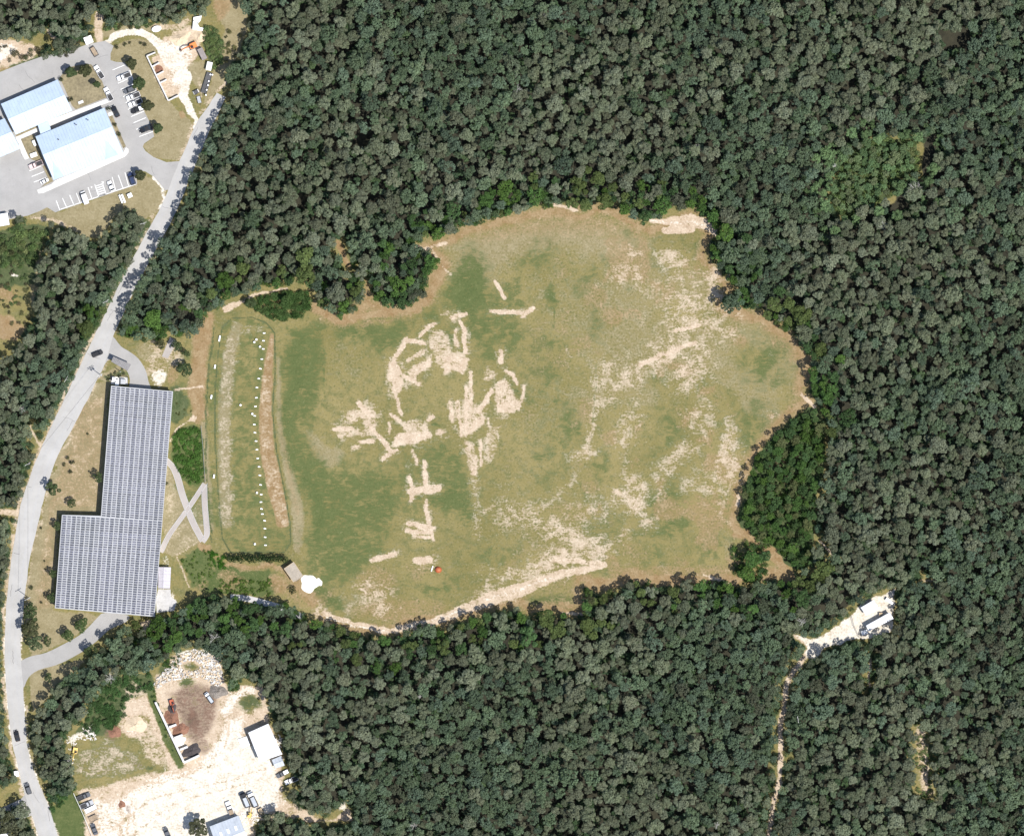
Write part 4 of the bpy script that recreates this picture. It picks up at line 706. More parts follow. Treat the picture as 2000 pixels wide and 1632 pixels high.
for (x, y, R, w) in [(228, 92, .9, 'dark bush at the top parking island\'s left end'), (244, 87, .8, 'second dark bush on the top parking island'), (254, 84, .6, 'third dark bush on the top parking island'), (275, 84, .7, 'fourth dark bush on the top parking island'), (283, 88, .9, 'fifth dark bush on the top parking island'),
                     (132, 894, .8, 'upper dark bush on the tan slope by the road'), (141, 903, 1.0, 'largest dark bush on the tan slope by the road'), (126, 907, .8, 'left dark bush on the tan slope by the road'), (138, 922, .9, 'lower dark bush on the tan slope by the road'), (171, 847, .5, 'tiny bush on the slope beside the upper solar roof'),
                     (80, 1031, .5, 'tiny bush below the roadside tree'), (87, 1095, .4, 'tiny bush left of the lower solar roof, upper one'), (88, 1111, .4, 'tiny bush left of the lower solar roof, lower one'), (61, 1147, .9, 'bush beside the pole west of the solar roof'), (81, 1176, .6, 'tiny bush near the solar roof\'s bottom left corner'), (119, 155, 1.0, 'bush at the upper office roof\'s corner'), (137, 195, 1.2, 'bush along the upper office wall'),
                     (212, 213, 1.0, 'bush by the entrance corner of the lower office'), (224, 244, .9, 'upper bush along the lower office\'s right wall'), (232, 262, 1.0, 'lower bush along the lower office\'s right wall'), (100, 1348, .7, 'pale bush on the dry triangle below the driveway'), (326, 944, .6, 'small bush beside the zigzag path and solar roof'), (571, 1152, 1.6, 'dark bush below the tan shed'), (10, 480, 1.1, 'dark bush among the western scrub, upper'), (22, 493, 1.3, 'dark bush among the western scrub, middle'), (40, 492, 1.0, 'dark bush among the western scrub, right')]:
    k += 1; bush(x, y, R, G1 if k % 2 else (.06, .075, .035), w, k, h=R*1.6, group='single bushes')
HED = 12
for i in range(HED):
    bush(449+i*9.7, 1090+(i % 3), 1.6, (.045, .075, .03), f"hedge shrub below the mound, {ORD[i]} from the west", i, h=4.0+.4*(i % 2), group='hedge below the mound', name='hedge_shrub', cat='shrub')
# dead grey trees standing in the wood
def snag(px, py, R, label, seed, h=10):
    r = random.Random(seed); R *= r.uniform(.6, 1.0); p = W(px, py, h*.8); p.z = 0; t = thing('dead_tree', label, 'dead tree', p, 0, 'dead trees in the wood')
    m = MB(); m.tube([(0, 0, 0), (.2, .1, h*.6), (0, .2, h)], [.2, .14, .05], 6); m.build('trunk', M['snag'], t)
    m = MB()
    for kk in range(15):
        a = kk*.7+r.random(); z = h*(.55+.45*r.random()); L = R*r.uniform(.6, 1.1); e = Vector((math.cos(a)*L, math.sin(a)*L, z+L*.45)); s0 = Vector((0.1, .1, z)); m.tube([s0, (s0+e)/2+Vector((0, 0, .2)), e], [.075, .05, .02], 5)
        for q in range(4):
            b0 = s0.lerp(e, .35+.18*q); a2 = a+r.uniform(-1, 1); m.tube([b0, b0+Vector((math.cos(a2), math.sin(a2), .5))*L*.42], [.04, .015], 4)
    m.build('branches', M['snag'], t)
for i, (x, y, R, w) in enumerate([(1788, 372, 3.0, 'large white dead tree beside the light shrub glade'), (1725, 440, 2.4, 'dead tree below the light shrub glade'), (1363, 290, 1.6, 'white dead tree in the wood above the field'), (1064, 30, 1.2, 'white dead tree near the picture\'s top'), (1008, 146, 1.6, 'white dead tree in the upper wood'), (1630, 325, 1.0, 'white dead tree left of the light shrub glade'), (420, 1245, 2.4, 'pale dead tree in the wood above the rubble heap'),
                                   (215, 1325, 3.0, 'pale dead tree above the weedy bank'), (44, 798, 2.2, 'dead tree west of the road bend'), (1565, 1215, 2.4, 'dead tree above the sandy clearing entrance'), (808, 1612, 1.8, 'dead tree near the picture\'s bottom'), (1400, 1610, 1.6, 'dead tree in the lower right wood'), (1010, 175, 2.6, 'broken grey dead tree in the upper wood'), (820, 1360, 1.0, 'small white dead tree in the lower wood')]): snag(x, y, R, w, i)

# ---------------------------------------------------------------- roads, lots, walks, painted lines
def sheet(name, pts, z, m, parent=None, thick=None, px=True):
    P_ = [W2(*p) for p in pts] if px else pts
    a = sum(P_[i][0]*P_[(i+1) % len(P_)][1]-P_[(i+1) % len(P_)][0]*P_[i][1] for i in range(len(P_)))
    if a < 0: P_ = P_[::-1]
    n = len(P_); bot = z-(thick or z*.98)
    vs = [(x, y, z) for x, y in P_]+[(x, y, bot) for x, y in P_]
    fs = [tuple(range(n))]+[(i, n+i, n+(i+1) % n, (i+1) % n) for i in range(n)]
    me = bpy.data.meshes.new(name); me.from_pydata(vs, [], fs); me.materials.append(m)
    o = bpy.data.objects.new(name, me); C.objects.link(o); o.parent = parent; return o
def strip(name, pts, w, z, m, parent=None):
    ws = w if hasattr(w, '__len__') else [w]*len(pts); Lf = []; Rt = []
    for i, p in enumerate(pts):
        a = pts[max(i-1, 0)]; b_ = pts[min(i+1, len(pts)-1)]; dx, dy = b_[0]-a[0], b_[1]-a[1]; l = math.hypot(dx, dy); nx, ny = -dy/l, dx/l
        Lf.append((p[0]+nx*ws[i]/2, p[1]+ny*ws[i]/2)); Rt.append((p[0]-nx*ws[i]/2, p[1]-ny*ws[i]/2))
    return sheet(name, Lf+Rt[::-1], z, m, parent)
def smooth_line(pts, k=4):
    out = []
    for i in range(len(pts)-1):
        p0, p1, p2, p3 = (np.array(pts[max(0, min(len(pts)-1, j))], float) for j in (i-1, i, i+1, i+2))
        for t in np.linspace(0, 1, k, endpoint=False): out.append(tuple(.5*((2*p1)+(p2-p0)*t+(2*p0-5*p1+4*p2-p3)*t*t+(3*p1-p0-3*p2+p3)*t**3)))
    return out+[tuple(pts[-1])]
Lf = smooth_line([(a, b_) for a, b_, c, d in ROAD]); Rt = smooth_line([(c, d) for a, b_, c, d in ROAD])
jr = random.Random(4); jig = lambda P_, e: [(x+jr.uniform(-e, e), y+jr.uniform(-e, e)) for x, y in P_]
road = struct(sheet('road', jig(Lf, .7)+jig(Rt, .7)[::-1], .05, M['road']))
LOT = [(-160, 205), (-60, 166), (0, 141), (40, 125), (90, 108), (125, 104), (170, 87), (205, 80), (222, 90), (216, 105), (216, 118), (226, 121), (242, 122), (254, 136), (266, 172), (279, 212), (287, 228), (297, 248), (301, 267), (281, 281), (279, 287), (284, 295), (300, 307),
       (325, 317), (350, 315), (362, 300), (372, 322), (352, 366), (322, 372), (318, 366), (300, 345), (284, 335), (264, 332), (268, 358), (266, 361), (118, 411), (108, 415), (92, 405), (76, 413), (55, 421), (0, 432), (-160, 470)]
lot = struct(sheet('parking_lot', LOT, .035, M['asphalt']))
def stripe(a, b_, w=1.1, z=.05, parent=lot):
    dx, dy = b_[0]-a[0], b_[1]-a[1]; l = math.hypot(dx, dy); nx, ny = -dy/l*w/2, dx/l*w/2
    return sheet('stall_line', [(a[0]+nx, a[1]+ny), (b_[0]+nx, b_[1]+ny), (b_[0]-nx, b_[1]-ny), (a[0]-nx, a[1]-ny)], z, M['line'], parent, .012)
for a, b_ in [((220, 137), (243, 127.5)), ((225, 150), (254, 137.5)), ((230.6, 163), (257, 151)), ((235.6, 175), (260, 165)), ((241, 189), (265.6, 177.5)), ((245.6, 201), (274, 190)), ((250, 214), (276, 204)), ((256, 228), (282, 217)), ((261, 240), (285, 230)), ((266, 253), (290, 243)), ((272, 267), (299, 257)), ((254, 137), (265.6, 177.5)),
              ((110, 392), (117, 411)), ((122, 387), (131, 407)), ((136, 381), (145, 402)), ((149, 377), (157, 398)), ((172, 366), (180, 390)), ((219, 346), (226, 372)), ((231, 342), (240, 367)), ((244, 337), (251, 363)), ((57.5, 334), (80, 324.5)), ((62, 345), (86, 335.5)), ((66, 356), (90, 347)), ((118, 409), (266, 359.5)),
              ((185, 360), (193, 385)), ((199, 354.5), (207.5, 380))]: stripe(a, b_)
for k in range(6): stripe((186.5+k*1.35, 364+k*4.0), (199.5+k*1.35, 361+k*4.0-1.5), 1.2, .05)
for k in range(2): sheet('disabled_bay_mark', [(177+k*23, 365-k*9), (180+k*23, 364-k*9), (179.5+k*23, 368-k*9)], .05, M['line'], lot, .012)
# sealed cracks, patches and worn wheel lanes
sealm = asphalt('crack_seal', (.17, .165, .165)); lanem = asphalt('worn_lane', (.328, .322, .315)); cr = random.Random(8)
for k in range(26):
    i = cr.randrange(2, len(ROAD)-2); a_, b_, c_, d_ = ROAD[i]; u = cr.random(); p = [a_*(1-u)+c_*u, b_*(1-u)+d_*u]; n_ = ROADC[i+1]; dx, dy = n_[0]-ROADC[i][0], n_[1]-ROADC[i][1]; l = math.hypot(dx, dy)
    if k % 3: dx, dy = -dy, dx*.9
    pl = [tuple(p)]
    for q in range(5): p = [p[0]+dx/l*5+cr.uniform(-1.6, 1.6), p[1]+dy/l*5+cr.uniform(-1.6, 1.6)]; pl.append(tuple(p))
    pl = [q for q in pl if sd_poly(np.array([q[0]]), np.array([q[1]]), Lf+Rt[::-1])[0] < -1.2]
    if len(pl) > 2: strip('crack_seal', pl, cr.uniform(.5, .9), .056, sealm, road)
for k in range(22):
    p = [cr.uniform(0, 300), cr.uniform(110, 410)]; a = cr.choice((-.4, 1.17))+cr.uniform(-.3, .3); pl = []
    for q in range(7):
        if sd_poly(np.array([p[0]]), np.array([p[1]]), LOT)[0] < -3: pl.append(tuple(p))
        p = [p[0]+math.cos(a)*5, p[1]+math.sin(a)*5]; a += cr.uniform(-.35, .35)
    if len(pl) > 3: strip('crack_seal', pl, cr.uniform(.5, .9), .042, sealm, lot)
for sgn in (.3, .68):
    lane = [(a*(1-sgn)+c*sgn, b_*(1-sgn)+d*sgn) for a, b_, c, d in ROAD[3:-1]]; strip('worn_lane', jig(smooth_line(lane), .5), 4.5, .053, lanem, road)
# junction aprons, drives, paths
struct(sheet('driveway', smooth_line([(40, 1290), (60, 1281), (90, 1274), (125, 1257), (155, 1240), (175, 1222), (190, 1206), (205, 1196), (250, 1201), (246, 1214), (215, 1228), (195, 1246), (170, 1266), (140, 1284), (110, 1298), (75, 1308), (56, 1322), (46, 1342), (40, 1335)], 3), .042, M['asphalt']))
struct(sheet('gate_apron', smooth_line([(196, 690), (208, 668), (219, 656), (236, 676), (252, 686), (270, 700), (284, 722), (290, 745), (293, 762), (255, 758), (254, 742), (250, 728), (240, 714), (222, 702), (210, 704), (198, 724), (184, 748), (176, 740)], 3), .042, M['asphalt']))
struct(sheet('side_road', [(-120, 1618), (-60, 1597), (0, 1578), (40, 1560), (52, 1548), (66, 1590), (40, 1600), (20, 1610), (-60, 1632), (-120, 1650)], .042, M['asphalt']))
patch = sheet('asphalt_patch', [(28, 1576), (50, 1566), (60, 1590), (30, 1596)], .047, M['path'], None); struct(patch)
zz = [struct(strip('sloped_path', smooth_line([(322, 896), (336, 910), (346, 930), (356, 965), (368, 998), (380, 1026), (396, 1056)], 4), 11, .05, M['path'])), struct(strip('sloped_path', smooth_line([(314, 1078), (330, 1045), (352, 1014), (372, 986), (392, 956), (400, 944)], 4), 9.5, .07, M['path'])), struct(strip('sloped_path', smooth_line([(399, 946), (400, 985), (403, 1020), (404, 1044), (396, 1058)], 4), 9, .09, M['path']))]
for o, pts_, w in zip(zz, ([(322, 896), (336, 910), (346, 930), (356, 965), (368, 998), (380, 1026), (396, 1056)], [(314, 1078), (330, 1045), (352, 1014), (372, 986), (392, 956), (400, 944)], [(399, 946), (400, 985), (403, 1020), (404, 1044), (396, 1058)]), (11, 9.5, 9)):
    for sgn in (-1, 1):
        q = [(x+sgn*(w/2+.6)*1.0, y-sgn*.6) for x, y in smooth_line(pts_, 4)]; strip('path_edging', q, .9, .11, M['concrete'], o)
struct(strip('lower_path', smooth_line([(450, 1166), (480, 1168), (520, 1178), (560, 1190), (590, 1204)], 4), 12, .03, M['concrete']))
struct(sheet('concrete_ramp', [(332, 658), (346, 666), (328, 700), (316, 696)], .06, M['path']))
struct(sheet('stair_apron', [(309, 1150), (333, 1150), (334, 1164), (345, 1175), (340, 1192), (306, 1196), (305, 1170)], .05, M['concrete']))
for nm, pts_ in (('walkway', [(72, 371), (75, 378), (85, 377), (244, 306), (251, 298), (251, 291), (246, 288), (241, 298), (107, 353), (100, 360)]), ('walkway', [(93, 236), (211, 192.5), (218, 198), (150, 224), (98, 246)]), ('walkway', [(30, 268), (74, 249), (77, 256), (40, 271.5), (57, 309), (49, 312), (42, 300), (37, 282)]), ('entrance_pad', [(210, 221), (221, 217), (224, 223), (213, 228)])):
    struct(sheet(nm, pts_, .16, M['concrete_white'], thick=.15))
lawnm = mat('courtyard_grass', (.185, .155, .092), .95, .2, 1.0, bump=.4, dirt=(.12, .11, .055))
for pts_ in ([(117, 152), (130, 133), (160, 126), (178, 126), (190, 140), (200, 160), (210, 190), (148, 214), (141, 207)], [(41, 272), (66, 262), (70, 270), (86, 318), (62, 312), (55, 306)], [(31, 262), (72, 245), (74, 248.5), (32, 267)], [(94, 232), (128, 220.5), (130, 225), (95, 238)], [(212, 228), (219, 225), (246, 286), (241, 290)], [(83, 325), (88, 322), (104, 354), (80, 366), (96, 352)]): struct(sheet('lawn', pts_, .14, lawnm, thick=.13))

# ---------------------------------------------------------------- buildings
def quad_in(c, u, v):   # bilinear inside four corners (px): NW, NE, SE, SW
    a = [c[0][i]*(1-u)+c[1][i]*u for i in (0, 1)]; b_ = [c[3][i]*(1-u)+c[2][i]*u for i in (0, 1)]; return (a[0]*(1-v)+b_[0]*v, a[1]*(1-v)+b_[1]*v)
def gable(name, label, c, eave, rise, mroof, ridge=.5, walls='wall', over=.35, doors=2, wins=5, ribs=True, cat='building'):
    """c: roof corners NW, NE, SE, SW in px; ridge runs from W side to E side at fraction ridge"""
    cw = [W(x, y, eave) for x, y in c]; ctr = sum(cw, Vector())/4; t = thing(name, label, cat, (ctr.x, ctr.y, 0))
    L = lambda p, z: (p[0]-ctr.x, p[1]-ctr.y, z)
    e = [p+(ctr-p).normalized()*over*1.4 for p in cw]
    W0, E0 = cw[0].lerp(cw[3], ridge), cw[1].lerp(cw[2], ridge); wi, ei = e[0].lerp(e[3], ridge), e[1].lerp(e[2], ridge)
    m = MB(); v = [L(p, .0) for p in e]+[L(p, eave-.05) for p in e]+[L(wi, eave+rise-.12), L(ei, eave+rise-.12)]
    m.add(v, [(0, 1, 5, 4), (2, 3, 7, 6), (1, 2, 6, 9, 5), (3, 0, 4, 8, 7)]); m.build('wall', M[walls], t)
    m = MB(); th = .12
    top = [L(cw[0], eave), L(cw[1], eave), L(E0, eave+rise), L(W0, eave+rise), L(cw[3], eave), L(cw[2], eave)]
    bot = [(x, y, z-th) for x, y, z in top]
    m.add(top+bot, [(0, 3, 2, 1), (3, 4, 5, 2), (6, 7, 8, 9), (9, 8, 11, 10), (0, 1, 7, 6), (4, 10, 11, 5), (0, 6, 9, 3), (3, 9, 10, 4), (1, 2, 8, 7), (2, 5, 11, 8)])
    rf = m.build('roof', mroof, t)
    d = (E0-W0).normalized(); Lr = (E0-W0).length
    m = MB(); m.tube([L(W0, eave+rise+.02), L(E0, eave+rise+.02)], .09, 6); m.build('ridge_cap', mroof, rf)
    if ribs:
        m = MB(); n = max(3, int(Lr/1.2))
        for i in range(n+1):
            f = i/n; a, b_, r_ = cw[0].lerp(cw[1], f), cw[3].lerp(cw[2], f), W0.lerp(E0, f)
            m.tube([L(a, eave+.03), L(r_, eave+rise+.03)], .05, 4); m.tube([L(r_, eave+rise+.03), L(b_, eave+.03)], .05, 4)
        m.build('standing_seam', mroof, rf)['kind'] = 'stuff'
    ang = math.atan2(d.y, d.x); S0, S1 = e[3], e[2]; N0, N1 = e[0], e[1]
    for i in range(doors):
        p = S0.lerp(S1, (i+.5)/doors); m = MB(); m.box((p.x-ctr.x, p.y-ctr.y, 1.05), (1.1, .12, 2.1), ang); dd = m.build('door', M['steel'], t); MB().box((p.x-ctr.x+.4*math.cos(ang), p.y-ctr.y+.4*math.sin(ang), 1.0), (.1, .26, .06), ang).build('handle', M['chrome'], dd)
    for i in range(wins):
        for A_, B_ in ((S0, S1), (N0, N1)):
            p = A_.lerp(B_, (i+.15)/wins+.02); w_ = MB().box((p.x-ctr.x, p.y-ctr.y, 1.6), (1.2, .1, 1.1), ang).build('window', M['white'], t); MB().box((p.x-ctr.x, p.y-ctr.y, 1.6), (1.05, .14, .95), ang).build('pane', M['glass'], w_)
    return t, ctr, rf
OA = [(2, 203), (112.5, 155.6), (141, 216), (31, 263)]
gable('office_building', 'long white metal-roofed building left of the tree-dotted courtyard lawn', OA, 3.6, 2.0, M['roof_white'], .5)
tb, cb, rb = gable('office_building', 'white gabled building with two small dormers above the striped parking row', [(69.4, 266.9), (203.8, 210.6), (241, 298.8), (105, 351.9)], 3.8, 2.4, M['roof_white'], .42)
OC = [(-96, 276), (9, 231), (40, 290), (-65, 335)]
gable('office_building', 'white metal-roofed building cut off by the photo\'s left border', OC, 3.6, 2.0, M['roof_white'], .45)
# dormers and vents on the middle building
def up(px, py): return W(px, py, 5)-Vector((cb.x, cb.y, 0))
BC = [(69.4, 266.9), (203.8, 210.6), (241, 298.8), (105, 351.9)]
for u0, u1 in ((.0, .115), (.74, .9)):
    um = (u0+u1)/2; A_, B_, D_ = quad_in(BC, u0+.005, .995), quad_in(BC, u1+.03, .995), quad_in(BC, um+.03, .63); E_ = quad_in(BC, u1-.005, 1.0)
    z = lambda v: 3.8+2.4*(1-(v-.42)/.58)+.06
    m = MB(); va = [(*up(*A_)[:2], z(.99)), (*up(*B_)[:2], z(.99)), (*up(*D_)[:2], z(.63)), (*up(*E_)[:2], z(.99)+.85)]
    m.add(va, [(0, 3, 2), (3, 1, 2), (0, 1, 3)]); m.build('dormer', M['roof_white'], rb)
for (x, y) in ((149, 244), (172, 235), (114.5, 273)):
    p = up(x, y); f = MB().cyl((p.x, p.y, 5.3), .16, .9, 10).build('roof_vent', M['steel_light'], rb); MB().cyl((p.x, p.y, 5.8), .28, .14, 10).build('vent_cap', M['steel'], f)
for (x, y) in ((93, 281), (165, 251), (174, 252), (186, 241)): p = up(x, y); MB().cyl((p.x, p.y, 5.2), .1, .5, 8).build('pipe_stack', M['steel_light'], rb)
t = thing('covered_walk', 'pale blue flat canopy linking the two white office buildings', 'canopy', W(87, 249)); o0 = t.location
def loc(px, py, z, o0): p = W(px, py, z); return (p.x-o0.x, p.y-o0.y, z)
m = MB(); m.prism([loc(x, y, 3.2, o0)[:2] for x, y in ((74, 245), (95, 236), (100, 256), (80, 265))], 3.1, 3.3); m.build('roof', M['roof_white'], t)
for x, y in ((76, 247), (93, 240), (98, 254), (81, 262)): q = loc(x, y, 1.5, o0); MB().cyl((q[0], q[1], 1.55), .09, 3.1, 8).build('post', M['white'], t)

# solar roof: white deck on an L-shaped building, rows of panels
SU = [(217, 753), (338, 764), (302, 1204), (107, 1187), (121, 1005), (197, 1007)]; SZ = 5.2
t = thing('solar_building', 'L-shaped building roofed with rows of solar panels beside the road', 'building', W(235, 1000)); o0 = t.location.copy()
Lp = [loc(x, y, SZ, o0)[:2] for x, y in SU]
def lsheet(name, poly, z0, z1, m, parent):
    n = len(poly); a = sum(poly[i][0]*poly[(i+1) % n][1]-poly[(i+1) % n][0]*poly[i][1] for i in range(n)); poly = poly if a > 0 else poly[::-1]
    me = bpy.data.meshes.new(name); me.from_pydata([(x, y, z1) for x, y in poly]+[(x, y, z0) for x, y in poly], [], [tuple(range(n)), tuple(range(2*n-1, n-1, -1))]+[(i, n+i, n+(i+1) % n, (i+1) % n) for i in range(n)]); me.materials.append(m)
    o = bpy.data.objects.new(name, me); C.objects.link(o); o.parent = parent; return o
ctr = (sum(p[0] for p in Lp)/6, sum(p[1] for p in Lp)/6)
lsheet('roof', Lp, SZ-.35, SZ, M['deck'], t)
lsheet('wall', [(x*.985, y*.99) for x, y in Lp], 0, SZ-.36, M['wall_metal'], t)
def solar_rows(c, ncol, nrow, first=0):
    for i in range(ncol):
        m = MB(); odd = (i+first) % 2; w = .8; fr = .68 if odd else .56
        for j in range(nrow):
            u0, u1 = (i+.09)/ncol, (i+.9)/ncol; v0 = (j+.2)/nrow; v1 = v0+fr/nrow
            a, b_, c_, d_ = (loc(*quad_in(c, u, v), SZ+.3, o0) for u, v in ((u0, v0), (u1, v0), (u1, v1), (u0, v1)))
            zN, zS = SZ+.17, SZ+.1
            vs = []
            for k in range(3):      # three modules side by side
                s0, s1 = k/3+.012, (k+1)/3-.012
                A_ = [a[q]*(1-s0)+b_[q]*s0 for q in (0, 1)]; B_ = [a[q]*(1-s1)+b_[q]*s1 for q in (0, 1)]; D_ = [d_[q]*(1-s0)+c_[q]*s0 for q in (0, 1)]; E_ = [d_[q]*(1-s1)+c_[q]*s1 for q in (0, 1)]
                m.add([(*A_, zN), (*B_, zN), (*E_, zS), (*D_, zS), (*A_, zN-.05), (*B_, zN-.05), (*E_, zS-.05), (*D_, zS-.05)], [(3, 2, 1, 0), (0, 1, 5, 4), (1, 2, 6, 5), (2, 3, 7, 6), (3, 0, 4, 7)])
        o = m.build('solar_panel_row', M['panel'] if odd else M['panel2'], t); o['kind'] = 'stuff'
solar_rows([(218, 754.5), (337, 765.2), (317.4, 1017), (197.8, 1008.5)], 13, 57)
solar_rows([(121.8, 1006), (317.2, 1017.6), (301.5, 1202.5), (108, 1186)], 21, 40, 1)
for x, y in ((150, 1188), (200, 1192), (250, 1197)):
    q = loc(x, y+1, 2, o0); d = MB().box((q[0], q[1]+.4, 1.9), (4, .2, 3.6), -.07).build('roller_door', M['wall'], t)
# gate canopy with posts, service pad
t = thing('gate_canopy', 'grey ribbed canopy roof over the gate beside the road', 'canopy', W(236, 709)); o0 = t.location.copy()
gc = [(221.5, 696), (256, 711.5), (249, 724), (217, 706)]
rf = lsheet('roof', [loc(x, y, 4, o0)[:2] for x, y in gc], 3.9, 4.05, mat('canopy_grey', (.17, .165, .165), .7, .1, 1), t)
m = MB()
for i in range(11):
    a, b_ = quad_in(gc, (i+.5)/11, 0), quad_in(gc, (i+.5)/11, 1); m.tube([loc(*a, 4.08, o0), loc(*b_, 4.08, o0)], .05, 4)
m.build('roof_rib', M['roof_brown'], rf)['kind'] = 'stuff'
for x, y in ((223, 699), (253, 712), (247, 721), (220, 706)): q = loc(x, y, 2, o0); MB().cyl((q[0], q[1], 1.95), .1, 3.9, 8).build('post', M['steel'], t)
struct(sheet('service_pad', [(217, 735), (249, 737), (250, 751), (217, 750)], .12, M['concrete_white']))
for i, (x, y, dx, dy, h, mm, w) in enumerate([(223, 741, 1.2, 1.6, 1.8, 'white', 'white equipment cabinet at the pad\'s left end by the gate'), (230, 744, 1.0, 1.0, 1.4, 'white', 'small white cabinet mid-pad by the gate'), (241, 745, 1.8, 1.8, 1.7, 'steel_light', 'grey transformer box on the pad by the gate'), (229, 750, 1.4, .9, 1.6, 'white', 'low white cabinet at the pad\'s lower edge')]):
    t = thing('equipment_cabinet', w, 'cabinet', W(x, y)); MB().box((0, 0, h/2+.12), (dx, dy, h), -.08).build('case', M[mm], t); MB().box((0, 0, h+.16), (dx+.12, dy+.12, .08), -.08).build('lid', M[mm], t); MB().box((0, -dy/2-.02, h/2+.1), (dx*.8, .04, h*.8), -.08).build('door', M['steel_light'], t)
def fence(label, pts, h=1.8, mm='steel', step=2.5, name='fence'):
    o0 = W(*pts[0]); t = thing(name, label, 'fence', o0)
    for a, b_ in zip(pts[:-1], pts[1:]):
        A_, B_ = W(*a), W(*b_); n = max(1, int((B_-A_).length/step))
        for i in range(n+1):
            p = A_.lerp(B_, i/n)-o0; MB().cyl((p.x, p.y, h/2), .05, h, 6).build('post', M[mm], t)
        for z in (h*.3, h*.65, h-.05): MB().tube([A_-o0+Vector((0, 0, z)), B_-o0+Vector((0, 0, z))], .035, 4).build('rail', M[mm], t)
fence('dark low fence round the service pad by the gate', [(216, 750), (216, 734), (250, 736), (250, 751)], 2.0)
fence('pale fence between the green shrub bank and the mound', [(393, 832), (397, 880), (401, 942)], 1.4, 'steel_light')
fence('pale fence between the mown strip and the sand yard', [(144, 1548), (163, 1590), (184, 1640)], 2.0, 'white', 2)
fence('fence line across the white trailers\' clearing', [(1662, 1200), (1668, 1222), (1678, 1244)], 1.8)
# lean-to with ridge at the solar building's right side
gable('stair_shed', 'small lilac and brown roofed shed against the solar building\'s right side', [(309.5, 1107), (309, 1148), (332, 1148.5), (334, 1107.5)], 2.6, .5, M['roof_lilac'], .42, doors=0, wins=0, cat='shed')
t = thing('shed', 'tan flat-roofed shed beside the white sand pile', 'shed', W(573.5, 1117)); o0 = t.location.copy(); sc = [(554.7, 1110), (573.7, 1097), (592.4, 1124.7), (573, 1136.4)]
m = MB(); m.prism([loc(x, y, 3.2, o0)[:2] for x, y in sc], 3.05, 3.2); rf = m.build('roof', M['roof_tan'], t)
for i in range(4): MB().tube([loc(*sc[i], 3.22, o0), loc(*sc[(i+1) % 4], 3.22, o0)], .09, 5).build('roof_edge', M['lumber'], rf)
c0 = (573.5, 1117); m = MB(); m.prism([loc(c0[0]+(x-c0[0])*.93, c0[1]+(y-c0[1])*.93, 3, o0)[:2] for x, y in sc], 0, 3.04); m.build('wall', M['wood'], t)
q = loc(583, 1131.5, 1, o0); MB().box((q[0], q[1], 1.2), (2.4, .2, 2.4), math.radians(31)).build('door', M['steel'], t)

def mound(name, label, px, py, r, h, m, cat='pile', seed=0, ry=None, ang=0, group=None, rough=.12):
    p = W(px, py); R = random.Random(seed); mb = MB(); nr, na = 6, 22; vs = []; rings = []; ry = ry or r
    for i in range(nr+1):
        f = i/nr
        for k in range(na):
            a = 2*math.pi*k/na; w = 1+rough*math.sin(a*3+seed)+rough*.7*math.sin(a*5+seed*2); x, y = r*f*w*math.cos(a), ry*f*w*math.sin(a); ca, sa = math.cos(ang), math.sin(ang)
            vs.append((x*ca-y*sa, x*sa+y*ca, max(-.05, h*(1-f)**1.1*(1+R.uniform(-.12, .12))-.03*f)))
    mb.add(vs, [(i*na+k, i*na+(k+1) % na, (i+1)*na+(k+1) % na, (i+1)*na+k) for i in range(nr) for k in range(na)]); o = mb.build(name, m); o.location = p; tag(o, label, cat, group); return o
mound('sand_pile', 'bright white sand pile beside the tan shed', 604, 1139, 3.6, 1.1, M['sandpile'], seed=1); mound('sand_pile', 'small white sand spill right of the shed\'s pile', 622, 1137, 1.6, .45, M['sandpile'], seed=3)

# white marker boxes in a row on the mound
mk = Z(380, 560, 5.44, [(740, 492), (733, 573), (730, 660), (715, 768), (700, 870), (683, 975), (663, 1070), (657, 1178), (648, 1270), (640, 1370), (635, 1462), (642, 1548)])+Z(380, 860, 4.8, [(577, 5), (585, 85), (593, 167), (605, 246), (613, 326), (619, 415), (625, 505), (623, 576), (628, 640), (636, 688), (657, 750), (660, 824), (662, 905), (666, 980)])
words = 'first second third fourth fifth sixth seventh eighth ninth tenth eleventh twelfth thirteenth fourteenth fifteenth sixteenth seventeenth eighteenth nineteenth twentieth twenty-first twenty-second twenty-third twenty-fourth twenty-fifth twenty-sixth'.split()
base = None
for i, (x, y) in enumerate(mk):
    if base is None:
        base = thing('marker_box', '', 'box'); MB().box((0, 0, .2), (.9, .4, .35)).build('box', M['white'], base); MB().box((0, 0, .38), (.94, .44, .05)).build('lid', M['tarp'], base); o = base
    else: o = copy_tree(base)
    o.location = W(x, y); o.rotation_euler.z = rnd.uniform(-.25, .1); tag(o, f"white marker box on the mound, {words[i]} from the top of the row", 'box', 'white boxes in a row on the mound')
